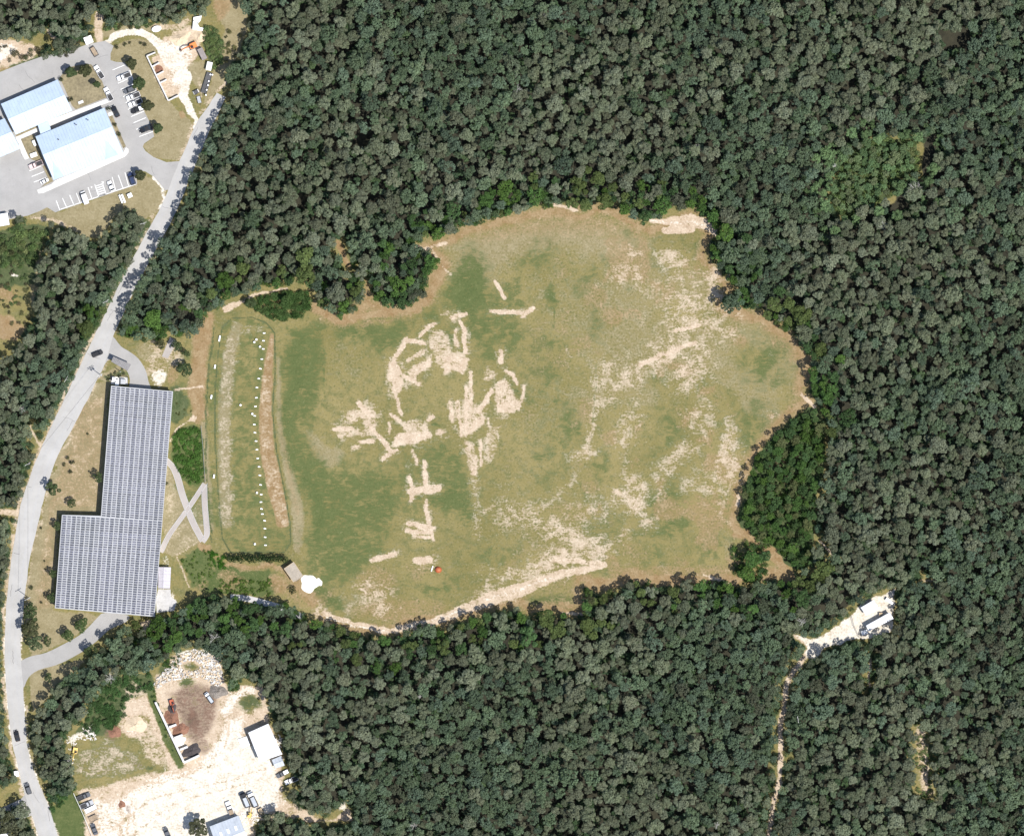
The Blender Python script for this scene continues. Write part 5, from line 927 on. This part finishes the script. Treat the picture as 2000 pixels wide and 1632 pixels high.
for i, (x, y, w) in enumerate([(501, 663, 'upper white crate left of the marker row, near the mound\'s top'), (497, 668, 'lower white crate left of the marker row, near the mound\'s top'), (508, 677, 'white crate beside the third marker box'), (470, 791, 'white crate alone on the mound\'s mown middle'), (493, 808, 'white crate left of the tenth marker box'), (502, 962, 'white crate beside the lower marker boxes'), (498, 1062, 'white crate at the mound\'s bottom end'), (429, 661, 'long white trough on the mound\'s left edge'), (413, 775, 'pale trough at the mound\'s left foot'), (420, 716, 'small pale trough on the mound\'s left edge'), (418, 930, 'green trough at the mound\'s left foot')]):
    t = thing('crate', w, 'crate', W(x, y), .3*i); lg = 'long' in w or 'trough' in w; d = (.5, 2.2 if 'long' in w else 1.4, .6) if lg else (.6, .6, .8)
    if lg: t.rotation_euler.z = -.18
    MB().box((0, 0, d[2]/2), d).build('body', M['white'], t); MB().box((0, 0, d[2]+.03), (d[0]+.1, d[1]+.1, .06)).build('lid', M['tarp'], t)

# ---------------------------------------------------------------- vehicles (local: +x forward)
def ring(x, w, z0, z1, ch=.12):
    return [(x, -w, z0+ch), (x, -w+ch, z0), (x, w-ch, z0), (x, w, z0+ch), (x, w, z1-ch), (x, w-ch, z1), (x, -w+ch, z1), (x, -w, z1-ch)]
def wheels(t, xs, w, r=.34):
    for x in xs:
        for sy in (-1, 1):
            wl = MB().cyl((x, sy*(w-.1), r), r, .24, 14, axis='Y').build('wheel', M['tyre'], t); MB().cyl((x, sy*(w-.1), r), r*.55, .26, 10, axis='Y').build('rim', M['steel_light'], wl)
def lights(t, xf, xr, w, z):
    for sy in (-1, 1): MB().box((xf, sy*(w-.22), z), (.14, .36, .16)).build('headlight', M['chrome'], t)
    for sy in (-1, 1): MB().box((xr, sy*(w-.18), z+.06), (.12, .26, .2)).build('tail_light', M['redlens'], t)
def cabin(t, x0, x1, xr0, xr1, w, z0, z1, paint):
    """greenhouse from x0 (rear) to x1 (front); roof from xr0 to xr1"""
    MB().loft([ring(xr0, w*.8, z1-.1, z1, .04), ring(xr1, w*.78, z1-.1, z1, .04)]).build('roof', paint, t)
    v = [(x1, -w*.88, z0), (x1, w*.88, z0), (xr1, w*.74, z1-.08), (xr1, -w*.74, z1-.08)]; MB().add(v+[(x-.04, y, z-.03) for x, y, z in v], [(0, 1, 2, 3), (7, 6, 5, 4), (0, 4, 5, 1), (2, 6, 7, 3)]).build('windshield', M['glass'], t)
    v = [(x0, -w*.86, z0), (x0, w*.86, z0), (xr0, w*.74, z1-.08), (xr0, -w*.74, z1-.08)]; MB().add(v+[(x+.04, y, z-.03) for x, y, z in v], [(3, 2, 1, 0), (4, 5, 6, 7), (0, 1, 5, 4), (2, 3, 7, 6)]).build('rear_window', M['glass'], t)
    for sy in (-1, 1):
        v = [(x0, sy*w*.9, z0), (x1, sy*w*.9, z0), (xr1, sy*w*.78, z1-.08), (xr0, sy*w*.78, z1-.08)]; MB().add(v+[(x, y-sy*.04, z) for x, y, z in v], [(0, 1, 2, 3), (7, 6, 5, 4), (0, 4, 5, 1), (2, 6, 7, 3)]).build('side_window', M['glass'], t)
        MB().box((x1-.15, sy*(w+.06), z0+.06), (.16, .16, .14)).build('mirror', paint, t)
def new_car(kind, paint):
    t = thing(kind, '', 'car'); w = .92
    if kind == 'sedan':
        MB().loft([ring(-2.3, .74, .35, .8), ring(-2.1, .88, .28, .95), ring(-1.2, w, .25, 1.0), ring(1.0, w, .25, .98), ring(1.9, .88, .28, .82), ring(2.3, .7, .35, .66)]).build('body', paint, t); cabin(t, -1.6, 1.05, -1.0, .35, w, .96, 1.45, paint); wheels(t, (-1.4, 1.4), w); lights(t, 2.22, -2.26, .84, .66)
    elif kind == 'suv':
        w = .96; MB().loft([ring(-2.35, .84, .4, 1.0), ring(-2.2, .94, .3, 1.08), ring(0, w, .3, 1.08), ring(1.1, w, .3, 1.06), ring(2.1, .92, .32, .96), ring(2.4, .78, .4, .76)]).build('body', paint, t); cabin(t, -2.2, 1.15, -1.95, .5, w, 1.05, 1.72, paint); wheels(t, (-1.45, 1.45), w, .38); lights(t, 2.3, -2.3, .9, .78)
        for sy in (-1, 1): MB().box((-.7, sy*.62, 1.76), (2.2, .06, .06)).build('roof_rail', M['steel'], t)
    elif kind == 'van':
        w = 1.0; MB().loft([ring(-2.7, .92, .4, 2.1), ring(-2.6, w, .3, 2.2), ring(.9, w, .3, 2.2), ring(1.4, .96, .3, 2.1)]).build('body', paint, t); MB().loft([ring(1.38, .95, .3, 1.25), ring(2.3, .92, .32, 1.1), ring(2.6, .78, .4, .8)]).build('hood', paint, t)
        v = [(2.1, -.88, 1.12), (2.1, .88, 1.12), (1.42, .84, 2.04), (1.42, -.84, 2.04)]; MB().add(v+[(x-.05, y, z-.05) for x, y, z in v], [(0, 1, 2, 3), (7, 6, 5, 4), (0, 4, 5, 1), (2, 6, 7, 3)]).build('windshield', M['glass'], t); wheels(t, (-1.7, 1.7), w, .37); lights(t, 2.5, -2.68, .9, .8)
    elif kind == 'pickup_truck':
        w = .97; MB().loft([ring(-.35, w, .35, 1.08), ring(1.2, w, .33, 1.08), ring(2.5, .94, .35, 1.02), ring(2.8, .82, .42, .82)]).build('body', paint, t); cabin(t, -.3, 1.35, .0, .85, w, 1.06, 1.78, paint)
        b = MB(); b.box((-1.6, 0, .62), (2.5, 1.9, .16)); MB_ = b.build('bed_floor', M['darkbed'], t)
        for sy in (-1, 1): MB().box((-1.6, sy*.93, .86), (2.5, .12, .56)).build('bed_side', paint, t)
        MB().box((-2.82, 0, .86), (.12, 1.86, .56)).build('tailgate', paint, t); wheels(t, (-1.75, 1.85), w, .39); lights(t, 2.72, -2.86, .92, .8)
    elif kind == 'dump_truck':
        w = 1.15; MB().box((-.4, 0, .7), (6.2, .9, .3)).build('chassis', M['steel'], t); MB().loft([ring(1.5, w, .6, 2.5), ring(2.6, w, .6, 2.5), ring(2.75, w*.95, .6, 1.6)]).build('cab', paint, t); MB().loft([ring(2.72, w*.9, .6, 1.55), ring(3.4, w*.84, .6, 1.4)]).build('hood', paint, t)
        MB().box((2.72, 0, 2.0), (.1, 1.9, .7)).build('windshield', M['glass'], t); b = MB().box((-1.1, 0, 1.05), (4.4, 2.3, .16)).build('bed_floor', M['darkbed'], t)
        for sy in (-1, 1): MB().box((-1.1, sy*1.12, 1.55), (4.4, .1, .9)).build('bed_side', M['steel'], t)
        for x in (-3.3, 1.1): MB().box((x, 0, 1.6), (.1, 2.3, 1.0)).build('bed_end', M['steel'], t)
        wheels(t, (-2.5, -1.4, 2.6), w, .5); lights(t, 3.36, -3.38, .9, 1.0)
    return t
CARS = {}
paintable = ('body', 'roof', 'hood', 'mirror', 'bed_side', 'tailgate', 'cab')
def car(kind, paint, px, py, dpx, dpy, label, cat, group=None, scale=1.0, load=None):
    if kind not in CARS:
        CARS[kind] = new_car(kind, M[paint]); o = CARS[kind]
    else: o = copy_tree(CARS[kind])
    for ch in o.children:
        if ch.name.split('.')[0] in paintable and not (kind == 'dump_truck' and ch.name.startswith('bed')):
            ch.material_slots[0].link = 'OBJECT'; ch.material_slots[0].material = M[paint]
    o.location = W(px, py); o.location.z = .06; o.rotation_euler.z = math.atan2(-dpy, dpx); o.scale = (scale,)*3
    tag(o, label, cat, group)
    if load:
        l = MB().box((-1.6 if kind == 'pickup_truck' else -1.1, 0, 1.25), (2.2 if kind == 'pickup_truck' else 4.0, 1.6, .6)).build('load', M[load], o)
    return o
PG = 'vehicles parked round the offices'
car('pickup_truck', 'car_white', 193.5, 141, -15, -24, 'white pickup on the courtyard lawn\'s kerb, upper of the pair', 'pickup', PG)
car('pickup_truck', 'car_white', 212, 184, -12, -23, 'white pickup at the walkway\'s end, lower of the pair', 'pickup', PG)
car('sedan', 'car_black', 225.5, 218, -11, -22, 'black car beside the lower office\'s entrance pad', 'car', PG, 1.05)
car('pickup_truck', 'car_white', 242, 150, -23, 9, 'white pickup alone in the upper parking stalls', 'pickup', PG)
car('suv', 'car_grey', 253, 176, -23, 9, 'dark grey car parked above the row of three', 'car', PG)
car('pickup_truck', 'car_white', 260, 188.5, -23, 9, 'upper white pickup in the row of three', 'pickup', PG)
car('pickup_truck', 'car_white', 264, 201.5, -23, 9, 'middle white pickup in the row of three', 'pickup', PG)
car('pickup_truck', 'car_black', 269.5, 214, -23, 9, 'black pickup with a white load, lowest in the row of three', 'pickup', PG, load='white')
car('sedan', 'car_black', 285, 252, -24, 9, 'black car in the lowest right-hand stall', 'car', PG, 1.12)
car('suv', 'car_blue', 257.5, 349, -8, -24, 'dark blue car at the striped row\'s right end', 'car', PG, 1.08)
car('sedan', 'car_white', 217, 364.5, -9, -22, 'white car right of the hatched bay', 'car', PG)
car('van', 'car_white', 165.5, 386, -9, -24, 'long white van in the striped row', 'van', PG)
car('pickup_truck', 'car_red', 70, 322, -24, 10, 'pale red and white truck beside the middle office\'s left wall', 'truck', PG)
car('sedan', 'car_white', 87, 354, 22, -10, 'small white car near the middle office\'s lower left corner', 'car', PG, .75)
car('suv', 'car_black', 190.5, 690.5, 19, -8, 'black car crossing the road junction by the gate', 'car', None, .92)
car('sedan', 'car_black', 33.5, 1436, -5, -21, 'black car on the road beside the yard woods, upper one', 'car', None, .96)
car('suv', 'car_grey', 55, 1539, -7, -21, 'dark grey car on the road near the side road', 'car', None, .96)
YG = 'vehicles parked in the sand yard'
car('pickup_truck', 'car_grey', 164, 1554.5, 21, -9, 'grey pickup at the top of the yard\'s fence row', 'pickup', YG, .95)
car('pickup_truck', 'car_silver', 170, 1570, 21, -9, 'silver pickup second along the yard\'s fence row', 'pickup', YG, .95)
car('sedan', 'car_grey', 184, 1618, -8, -21, 'dark car at the bottom of the yard\'s fence row', 'car', YG)
car('sedan', 'car_grey', 326, 1625, -9, -21, 'dark car at the yard\'s bottom edge beside the grey-green tree', 'car', YG)
car('pickup_truck', 'car_white', 449, 1578, -9, -24, 'white pickup with a lumber load above the blue-roofed barn', 'pickup', YG, 1.05, 'wood')
car('dump_truck', 'car_black', 479, 1561, -11, -26, 'long black truck with a grey bed right of the barn', 'truck', YG, .92, 'roof_grey')
car('dump_truck', 'car_white', 494, 1560, -12, -26, 'white truck parked against the long black one', 'truck', YG, .95)
car('dump_truck', 'car_white', 409, 1362, -14, -20, 'white-cabbed truck with a dark bed by the mulch piles', 'truck', YG, .72)
car('pickup_truck', 'car_grey', 552, 1510, -18, 9, 'dark pickup below the white barn\'s small annex', 'pickup', YG, .9, 'white')
car('pickup_truck', 'car_white', 569, 1523, -19, 8, 'white pickup half under the trees by the barn', 'pickup', YG, .95)

def trailer(label, px, py, dpx, dpy, L=4.0, w=2.0, deck='wood', box=None, group=None):
    t = thing('utility_trailer', label, 'trailer', W(px, py), math.atan2(-dpy, dpx), group)
    MB().box((0, 0, .6), (L, w, .12)).build('deck', M[deck], t)
    for sy in (-1, 1): MB().box((0, sy*w/2, .78), (L, .08, .34)).build('side_rail', M['steel'], t)
    MB().tube([(L/2, -.5, .55), (L/2+1.1, 0, .5), (L/2, .5, .55)], .06, 5).build('drawbar', M['steel'], t); wheels(t, (-.3,), w/2+.15, .32)
    if box: MB().box((0, 0, .66+box[1]/2), (L*.8, w*.8, box[1])).build('load', M[box[0]], t)
    return t
trailer('loaded trailer at the lot\'s top junction below the white tank', 184, 101, -12, -20, 4.2, 1.9, 'steel', ('wood', .6)); trailer('tan flat trailer in the yard\'s fence row', 182, 1597, 15, -7, 3.2, 2.2, 'wood'); trailer('white slab trailer in the yard\'s fence row', 177, 1579, 20, -10, 4.6, 2.0, 'white', ('tarp', .7)); trailer('tan box trailer behind the white truck by the barn', 509, 1583, -8, -18, 2.6, 1.9, 'lumber', ('lumber', .7)); trailer('long dark trailer lined with barrels in the work yard', 404, 162, -12, 40, 8.4, 2.2, 'steel')
trailer('small trailer at the work yard\'s bottom, upper one', 383, 180, 8, -4, 2.2, 1.5, 'white', ('steel', .4)); trailer('small trailer at the work yard\'s bottom, lower one', 389, 195, 3, 12, 2.6, 1.4, 'steel_light')
for i, (x, y) in enumerate([(411, 146), (415, 146.5), (408, 159), (406.5, 167), (404, 176), (402.5, 186)]):
    t = thing('barrel', f'white barrel on the long dark trailer, {ORD[i]} from the top', 'barrel', W(x, y, .7), 0, 'barrels on the dark trailer'); t.location.z = .68; MB().cyl((0, 0, .45), .3, .9, 12).build('drum', M['white'], t); MB().cyl((0, 0, .92), .31, .05, 12).build('lid', M['tarp'], t)
# excavators and loaders
def excavator(label, px, py, dpx, dpy, paint, sc=1.0):
    t = thing('excavator', label, 'excavator', W(px, py), math.atan2(-dpy, dpx)); t.scale = (sc,)*3
    for sy in (-1, 1): MB().loft([[(x, sy*1.0-.25, z) for x, z in ((-1.5, .35), (-1.2, 0), (1.2, 0), (1.5, .35), (1.2, .75), (-1.2, .75))], [(x, sy*1.0+.25, z) for x, z in ((-1.5, .35), (-1.2, 0), (1.2, 0), (1.5, .35), (1.2, .75), (-1.2, .75))]]).build('track', M['steel'], t)
    MB().loft([ring(-1.7, 1.1, .85, 1.8), ring(.9, 1.1, .85, 1.7)]).build('body', M[paint], t); c = MB().loft([ring(-.2, .45, 1.7, 2.7, .08), ring(1.1, .45, 1.2, 2.5, .08)]).build('cab', M[paint], t); c.location.y = .55; MB().box((.2, 0, 2.66), (1.0, .8, .06)).build('window', M['glass'], c)
    MB().tube([(.9, -.2, 1.5), (2.4, -.2, 3.2), (4.0, -.2, 2.6)], [.28, .26, .2], 6).build('boom', M[paint], t); MB().tube([(4.0, -.2, 2.6), (4.9, -.2, .9)], [.2, .16], 6).build('stick', M[paint], t); MB().loft([[(4.6, -.7, .9), (5.2, -.7, .9), (5.1, -.7, .2), (4.5, -.7, .3)], [(4.6, .3, .9), (5.2, .3, .9), (5.1, .3, .2), (4.5, .3, .3)]]).build('bucket', M['steel'], t)
excavator('orange excavator digging in the work yard', 376, 90, -14, 6, 'orange'); excavator('rust-red excavator with dark mulch in front by the yard wall', 336, 1372, 4, 14, 'redrust', .8); excavator('yellow crane-armed loader at the weedy bank\'s left edge', 147, 1466, -4, 22, 'yellow', .85); excavator('tan loader in the scrap heap right of the barn', 488, 1590, 3, -10, 'yellow', .7)
# round orange garden tent thing on the field
t = thing('dome_tent', 'small orange dome tent alone on the field\'s lower part', 'tent', W(856, 1112)); m = MB(); vs = []; na = 16
for i in range(6):
    f = i/5*math.pi/2
    for k in range(na): a = 2*math.pi*k/na; vs.append((1.4*math.cos(f)*math.cos(a), 1.3*math.cos(f)*math.sin(a), 1.5*math.sin(f)))
m.add(vs, [(i*na+k, i*na+(k+1) % na, (i+1)*na+(k+1) % na, (i+1)*na+k) for i in range(5) for k in range(na)]); m.build('canopy', mat('tent_red', (.36, .09, .03), .7, .15, 2), t, True); MB().add([(.1, -1.32, .05), (1.36, -.5, .05), (.5, -.4, 1.47), (.2, -.3, 1.5)], [(0, 1, 2, 3)]).build('door_flap', M['lumber'], t)
MB().tube([(-1.45, 0, 0), (-.8, 0, 1.2), (0, 0, 1.55), (.8, 0, 1.2), (1.45, 0, 0)], .05, 5).build('tent_pole', M['lumber'], t)
t = thing('board', 'narrow white board lying left of the orange tent', 'board', W(844, 1110), math.radians(72)); MB().box((0, 0, .2), (2.2, .4, .4)).build('plank', M['white'], t)

# ---------------------------------------------------------------- work yard, sand yard
def wall_run(label, segs, h=1.6, w=.5, name='block_wall', mm='concrete_white'):
    o0 = W(*segs[0][0]); t = thing(name, label, 'wall', o0)
    for a, b_ in segs:
        A_, B_ = W(*a), W(*b_); d = B_-A_; n = max(1, int(d.length/1.5)); ang = math.atan2(d.y, d.x)
        for i in range(n):
            p = A_.lerp(B_, (i+.5)/n)-o0
            for z in (h*.25, h*.75): MB().box((p.x, p.y, z+rnd.uniform(-.02, .02)), (d.length/n-.04, w+rnd.uniform(-.04, .04), h*.49), ang).build('concrete_block', M[mm], t)
wall_run('stepped concrete bin wall along the dry lawn of the parking island', [((287, 110), (329, 197)), ((287, 110), (304, 103)), ((297, 131), (312, 123)), ((304, 148), (320, 140)), ((312, 163), (326, 156)), ((329, 197), (349, 187))])
wall_run('long white block wall behind the mulch bays in the sand yard', [((304, 1370), (360, 1488)), ((331, 1419), (345, 1414)), ((341, 1440), (357, 1434)), ((352, 1463), (367, 1457)), ((360, 1488), (390, 1474))], 2.0, .8)
mound('mulch_pile', 'brown mulch pile in the upper wall bay', 336, 1403, 4.0, 1.5, M['mulch_red'], seed=2, ry=2.8, ang=-1.1); mound('mulch_pile', 'brown mulch pile in the middle wall bay', 353, 1425, 3.6, 1.4, M['mulch_red'], seed=4, ry=2.2, ang=.4); mound('mulch_pile', 'black mulch pile in the lowest wall bay', 374, 1466, 4.0, 1.4, M['mulch'], seed=5, ry=2.5, ang=.42); mound('mulch_pile', 'dark mulch spill in front of the rust-red excavator', 336, 1385, 1.6, .9, M['mulch'], seed=6, ry=3)
mound('sand_pile', 'white sand pile in the third wall bay', 351, 1447, 2.4, 1.2, M['sandpile'], seed=7, ry=1.8, ang=.4); mound('soil_pile', 'grey soil pile beside the white-cabbed truck', 425, 1350, 3.8, 1.8, mat('grey_soil', (.17, .15, .13), .95, .25, 1.5, bump=.4), seed=8, ry=2.6); mound('soil_pile', 'rust-brown soil pile on the weedy bank', 224, 1428, 2.6, 1.0, M['mulch_red'], seed=9); mound('sand_pile', 'tan sand pile in the weedy bank\'s middle', 265, 1415, 4.6, 1.3, M['sandtan'], seed=10, ry=3.0); mound('soil_pile', 'brown heap at the work yard\'s excavator', 390, 70, 2.6, 1.4, M['sandtan'], seed=12)
mound('soil_pile', 'tan soil pile in the work yard above the excavator', 352, 75, 4.2, 1.3, M['sandtan'], seed=13, ry=2.6, ang=.4); mound('soil_pile', 'brown soil in the second concrete bin', 310, 135, 1.7, .7, M['mulch_red'], seed=14); mound('soil_pile', 'rust heap on the yard\'s sand floor', 238, 1570, 1.5, .5, M['mulch_red'], seed=15)
m = MB(); rr = random.Random(3)       # rubble field: uncountable broken concrete
for i in range(2600):
    x, y = rr.uniform(300, 436), rr.uniform(1266, 1348)
    if sd_poly(np.array([x]), np.array([y]), [(352, 1280), (380, 1267), (428, 1287), (438, 1330), (425, 1342), (400, 1325), (372, 1322), (350, 1325), (330, 1330), (306, 1345), (298, 1335), (325, 1305), (335, 1290)])[0] > 0: continue
    if (x-372)**2/400+(y-1300)**2/120 < 1: continue
    p = W(x, y); s = rr.uniform(.14, .55); m.box((p.x, p.y, s*.25+rr.uniform(0, .4)), (s*1.5, s, s*.8), rr.uniform(0, 3), rr.uniform(-.6, .6), rr.randrange(3))
o = m.build('rubble', [M['rock'], M['sandtan'], M['concrete']]); o['kind'] = 'stuff'; o['label'] = 'heap of broken pale concrete at the sand yard\'s top'; o['category'] = 'rubble'
m = MB()
for i in range(260):
    gx_, gy_ = rr.choice([(140, 1450), (172, 1432), (178, 1428), (135, 1500), (131, 1485), (480, 1592), (497, 1600), (512, 1430), (545, 1450)]); p = W(gx_+rr.gauss(0, 5), gy_+rr.gauss(0, 6)); s = rr.uniform(.2, .6); m.box((p.x, p.y, s*.3), (s*2, s*.7, s*.6), rr.uniform(0, 3), rr.uniform(-.5, .5))
o = m.build('debris', M['rock']); o['kind'] = 'stuff'; o['label'] = 'scattered pale scrap around the sand yard'; o['category'] = 'debris'
gable('barn', 'large white-roofed barn on the sand yard\'s right side', [(485, 1430), (524, 1412.5), (551, 1472), (508, 1487)], 4.6, .9, M['roof_plain'], .5, 'wall_metal', doors=1, wins=2, cat='barn')
gable('annex_shed', 'small grey-roofed annex below the large white barn', [(531, 1483), (549, 1475), (556, 1494), (538, 1500)], 2.8, .4, M['roof_grey'], .5, 'wall_metal', doors=1, wins=0, cat='shed')
t = thing('storage_pad', 'white square slab left of the large white barn', 'slab', W(476, 1450)); o0 = t.location.copy(); MB().prism([loc(x, y, .5, o0)[:2] for x, y in ((464.5, 1443), (482, 1437), (489, 1454), (473, 1460.5))], 0, .5).build('slab', M['white'], t)
gable('barn', 'grey-blue roofed barn at the photo\'s bottom with three white skylight strips', [(409.5, 1613), (466, 1591.5), (490, 1650), (432, 1675)], 4.2, 1.4, M['roof_grey'], .5, 'wall_metal', doors=1, wins=2, cat='barn')
bt = [o for o in C.objects if o.name.startswith('barn')][-1]
for (x0, y0, x1, y1) in ((430, 1624, 441, 1650), (444, 1618, 457, 1648), (459, 1612, 471, 1642)):
    A_, B_ = W(x0, y0, 5.2)-bt.location, W(x1, y1, 5.2)-bt.location; d = (B_-A_).normalized(); n = Vector((-d.y, d.x, 0))*.42
    z0, z1 = 5.0, 5.75; MB().add([(*(A_-n)[:2], z0), (*(A_+n)[:2], z0), (*(B_+n)[:2], z1), (*(B_-n)[:2], z1), (*(A_-n)[:2], z0+.12), (*(A_+n)[:2], z0+.12), (*(B_+n)[:2], z1+.12), (*(B_-n)[:2], z1+.12)], [(4, 7, 6, 5), (0, 1, 5, 4), (1, 2, 6, 5), (2, 3, 7, 6), (3, 0, 4, 7)]).build('skylight', M['tarp'], bt)
def boxy(name, label, cat, px, py, L, w, h, ang, mm, lid=None, rr_=None):
    t = thing(name, label, cat, W(px, py), math.radians(ang)); MB().box((0, 0, h/2), (L, w, h)).build('body', M[mm], t); MB().box((0, 0, h+.05), (L+.1, w+.1, .1)).build('top', M[lid or mm], t)
    for sy in (-1, 1): MB().box((L/2+.02, sy*w*.24, h*.48), (.05, w*.44, h*.86)).build('door', M['steel_light'], t)
    return t
boxy('container', 'brown shipping container at the work yard\'s right edge', 'container', 395.5, 106, 4.6, 2.0, 2.2, 116, 'roof_brown'); boxy('trailer_box', 'white box trailer at the top of the long dark trailer', 'trailer', 409, 130, 3.2, 2.0, 2.0, 78, 'white'); boxy('shed_box', 'white cubic pump house at the lot\'s top edge', 'shed', 173.5, 79, 3.0, 2.8, 2.2, 22, 'white'); boxy('storage_box', 'white low box on the dry slope near the striped row', 'box', 254, 382, 1.7, 1.6, 1.3, 25, 'white'); boxy('ac_unit', 'white air-conditioning box at the middle office\'s left wall', 'machine', 67.5, 280, 2.2, 1.0, 1.2, 116, 'white'); boxy('utility_box', 'white utility box on the walkway by the left wall', 'box', 66, 303, 2.6, 1.6, .9, 20, 'white'); boxy('meter_box', 'pale box on the courtyard lawn near the walkway', 'box', 158, 200, 2.0, 1.0, .5, 22, 'concrete_white')
boxy('white_hut', 'white flat-roofed hut at the lot\'s lower left corner', 'hut', 4, 430, 5.4, 4.6, 2.8, 10, 'white'); boxy('white_hut', 'white flat-roofed building cut by the photo\'s bottom left corner', 'hut', 0, 1640, 9, 4.6, 3, 10, 'white'); boxy('white_kiosk', 'small white kiosk by the road opposite the yard woods', 'kiosk', 33, 1510, 1.6, 2.2, 2, 10, 'white')
for k in range(2): boxy('white_beam', ('left' if k == 0 else 'right')+' of two parallel white slabs on the dry slope', 'slab', 236.5+k*5, 389-k*1, 3.4, .6, .9, 112, 'white')
t = thing('water_tank', 'round white tank above the loop drive', 'tank', W(306, 57)); m = MB(); m.loft([[(x*1.9, y*1.2, z) for x, y in [(math.cos(a*.3927), math.sin(a*.3927)) for a in range(16)]] for z in (0, 1.0)]); m.build('shell', M['white'], t); MB().cyl((0, 0, 1.1), .8, .3, 14).build('lid', M['tarp'], t); t.rotation_euler.z = .25
t = thing('tarp_heap', 'large white tarp-covered heap at the work yard\'s top', 'tarp', W(385, 46)); o0 = t.location.copy(); m = MB(); P_ = [(378, 34), (394, 31), (392, 40), (386, 47), (390, 54), (397, 55), (395, 61), (376, 58)]; m.prism([loc(x, y, 1, o0)[:2] for x, y in P_], 0, 1.6, zt=[1.3, 1.6, 1.9, 2.1, 1.5, 1.2, 1.1, 1.6]); m.build('cover', M['tarp'], t); MB().box((-1.2, 1, .8), (.3, .3, 1.7)).build('stake', M['wood'], t)
# compound in the eastern wood
gable('trailer_office', 'upper wide white trailer in the forest clearing', [(1681, 1186), (1706.5, 1171), (1717, 1187), (1691.5, 1201)], 3.0, .4, M['roof_plain'], .5, 'wall_metal', doors=1, wins=2, cat='trailer'); gable('trailer_office', 'lower long white trailer in the forest clearing', [(1691.5, 1221), (1738, 1195), (1745, 1208), (1696, 1232)], 3.2, .35, M['roof_plain'], .5, 'wall_metal', doors=2, wins=3, cat='trailer')
boxy('storage_box', 'white box at the long white trailer\'s left end', 'box', 1688, 1234, 2.4, 1.6, 1.4, 20, 'white'); boxy('generator', 'white generator cluster at the clearing\'s top right', 'generator', 1734, 1171, 1.8, 1.2, 1.3, -35, 'white'); boxy('generator', 'second white generator at the clearing\'s top right', 'generator', 1740, 1176, 1.6, 1.0, 1.2, -35, 'white'); boxy('water_butt', 'tan round tank between the two forest trailers', 'tank', 1720, 1199, 1.2, 1.2, 1.3, 0, 'lumber')
# utility poles, wires
POLES = [(283, 438, 'utility pole in the thicket at the road\'s upper bend', 20), (210, 590, 'utility pole beside the road\'s middle stretch', 30), (133, 741, 'utility pole left of the road opposite the gate', 60), (198, 733, 'utility pole with a transformer between road and gate', 30), (58, 1168, 'utility pole between road and lower solar roof', 30), (58, 906, 'utility pole at the road\'s west verge opposite the tan slope', 30), (1557, 1402, 'utility pole beside the sandy forest track', 100), (216, 742, 'short post at the service pad\'s left corner', 30), (236, 726, 'short post at the service pad\'s right corner', 30)]
PH = 10.5; tops = {}
for i, (x, y, w, a) in enumerate(POLES):
    h = 5.5 if 'short' in w else PH; t = thing('utility_pole', w, 'pole', W(x, y), math.radians(a)); MB().tube([(0, 0, -.1), (0, 0, h)], [.17, .11], 8).build('pole', M['pole_grey'], t)
    if h > 6:
        for z in (h-.5, h-1.5)[:1 if i not in (3,) else 2]: MB().box((0, .12, z), (2.6, .14, .16)).build('crossarm', M['pole_grey'], t)
        for q in (-1.1, 0, 1.1): MB().cyl((q, .12, h-.32), .06, .2, 8).build('insulator', M['white'], t)
    if 'transformer' in w:
        for q in (-.5, .5): MB().cyl((q, -.3, h-2.1), .28, .9, 12).build('transformer', M['steel_light'], t)
    tops[i] = W(x, y)+Vector((0, 0, h-.3))
for n, (i, j) in enumerate(((0, 1), (1, 2), (3, 5), (5, 4))):
    A_, B_ = tops[i], tops[j]; m = MB(); pts_ = [A_.lerp(B_, k/10)+Vector((0, 0, -2.2*math.sin(math.pi*k/10)*.5)) for k in range(11)]; o0 = A_.copy(); m.tube([p-o0 for p in pts_], .035, 4)
    o = m.build('overhead_wire', M['wire']); o.location = o0; tag(o, ('black wire along the road\'s upper bend', 'black wire along the road\'s middle stretch', 'black wire from the gate pole down the tan slope', 'black wire down to the lower solar roof\'s pole')[n], 'wire')
# undergrowth object last: its shapes are taken from single bushes
scatter('undergrowth', 'low green shrubs, thickets and weeds round the clearings', 'undergrowth', low_pts, low_s, 0, np.array(low_c), by_mesh(CRS), low_k)
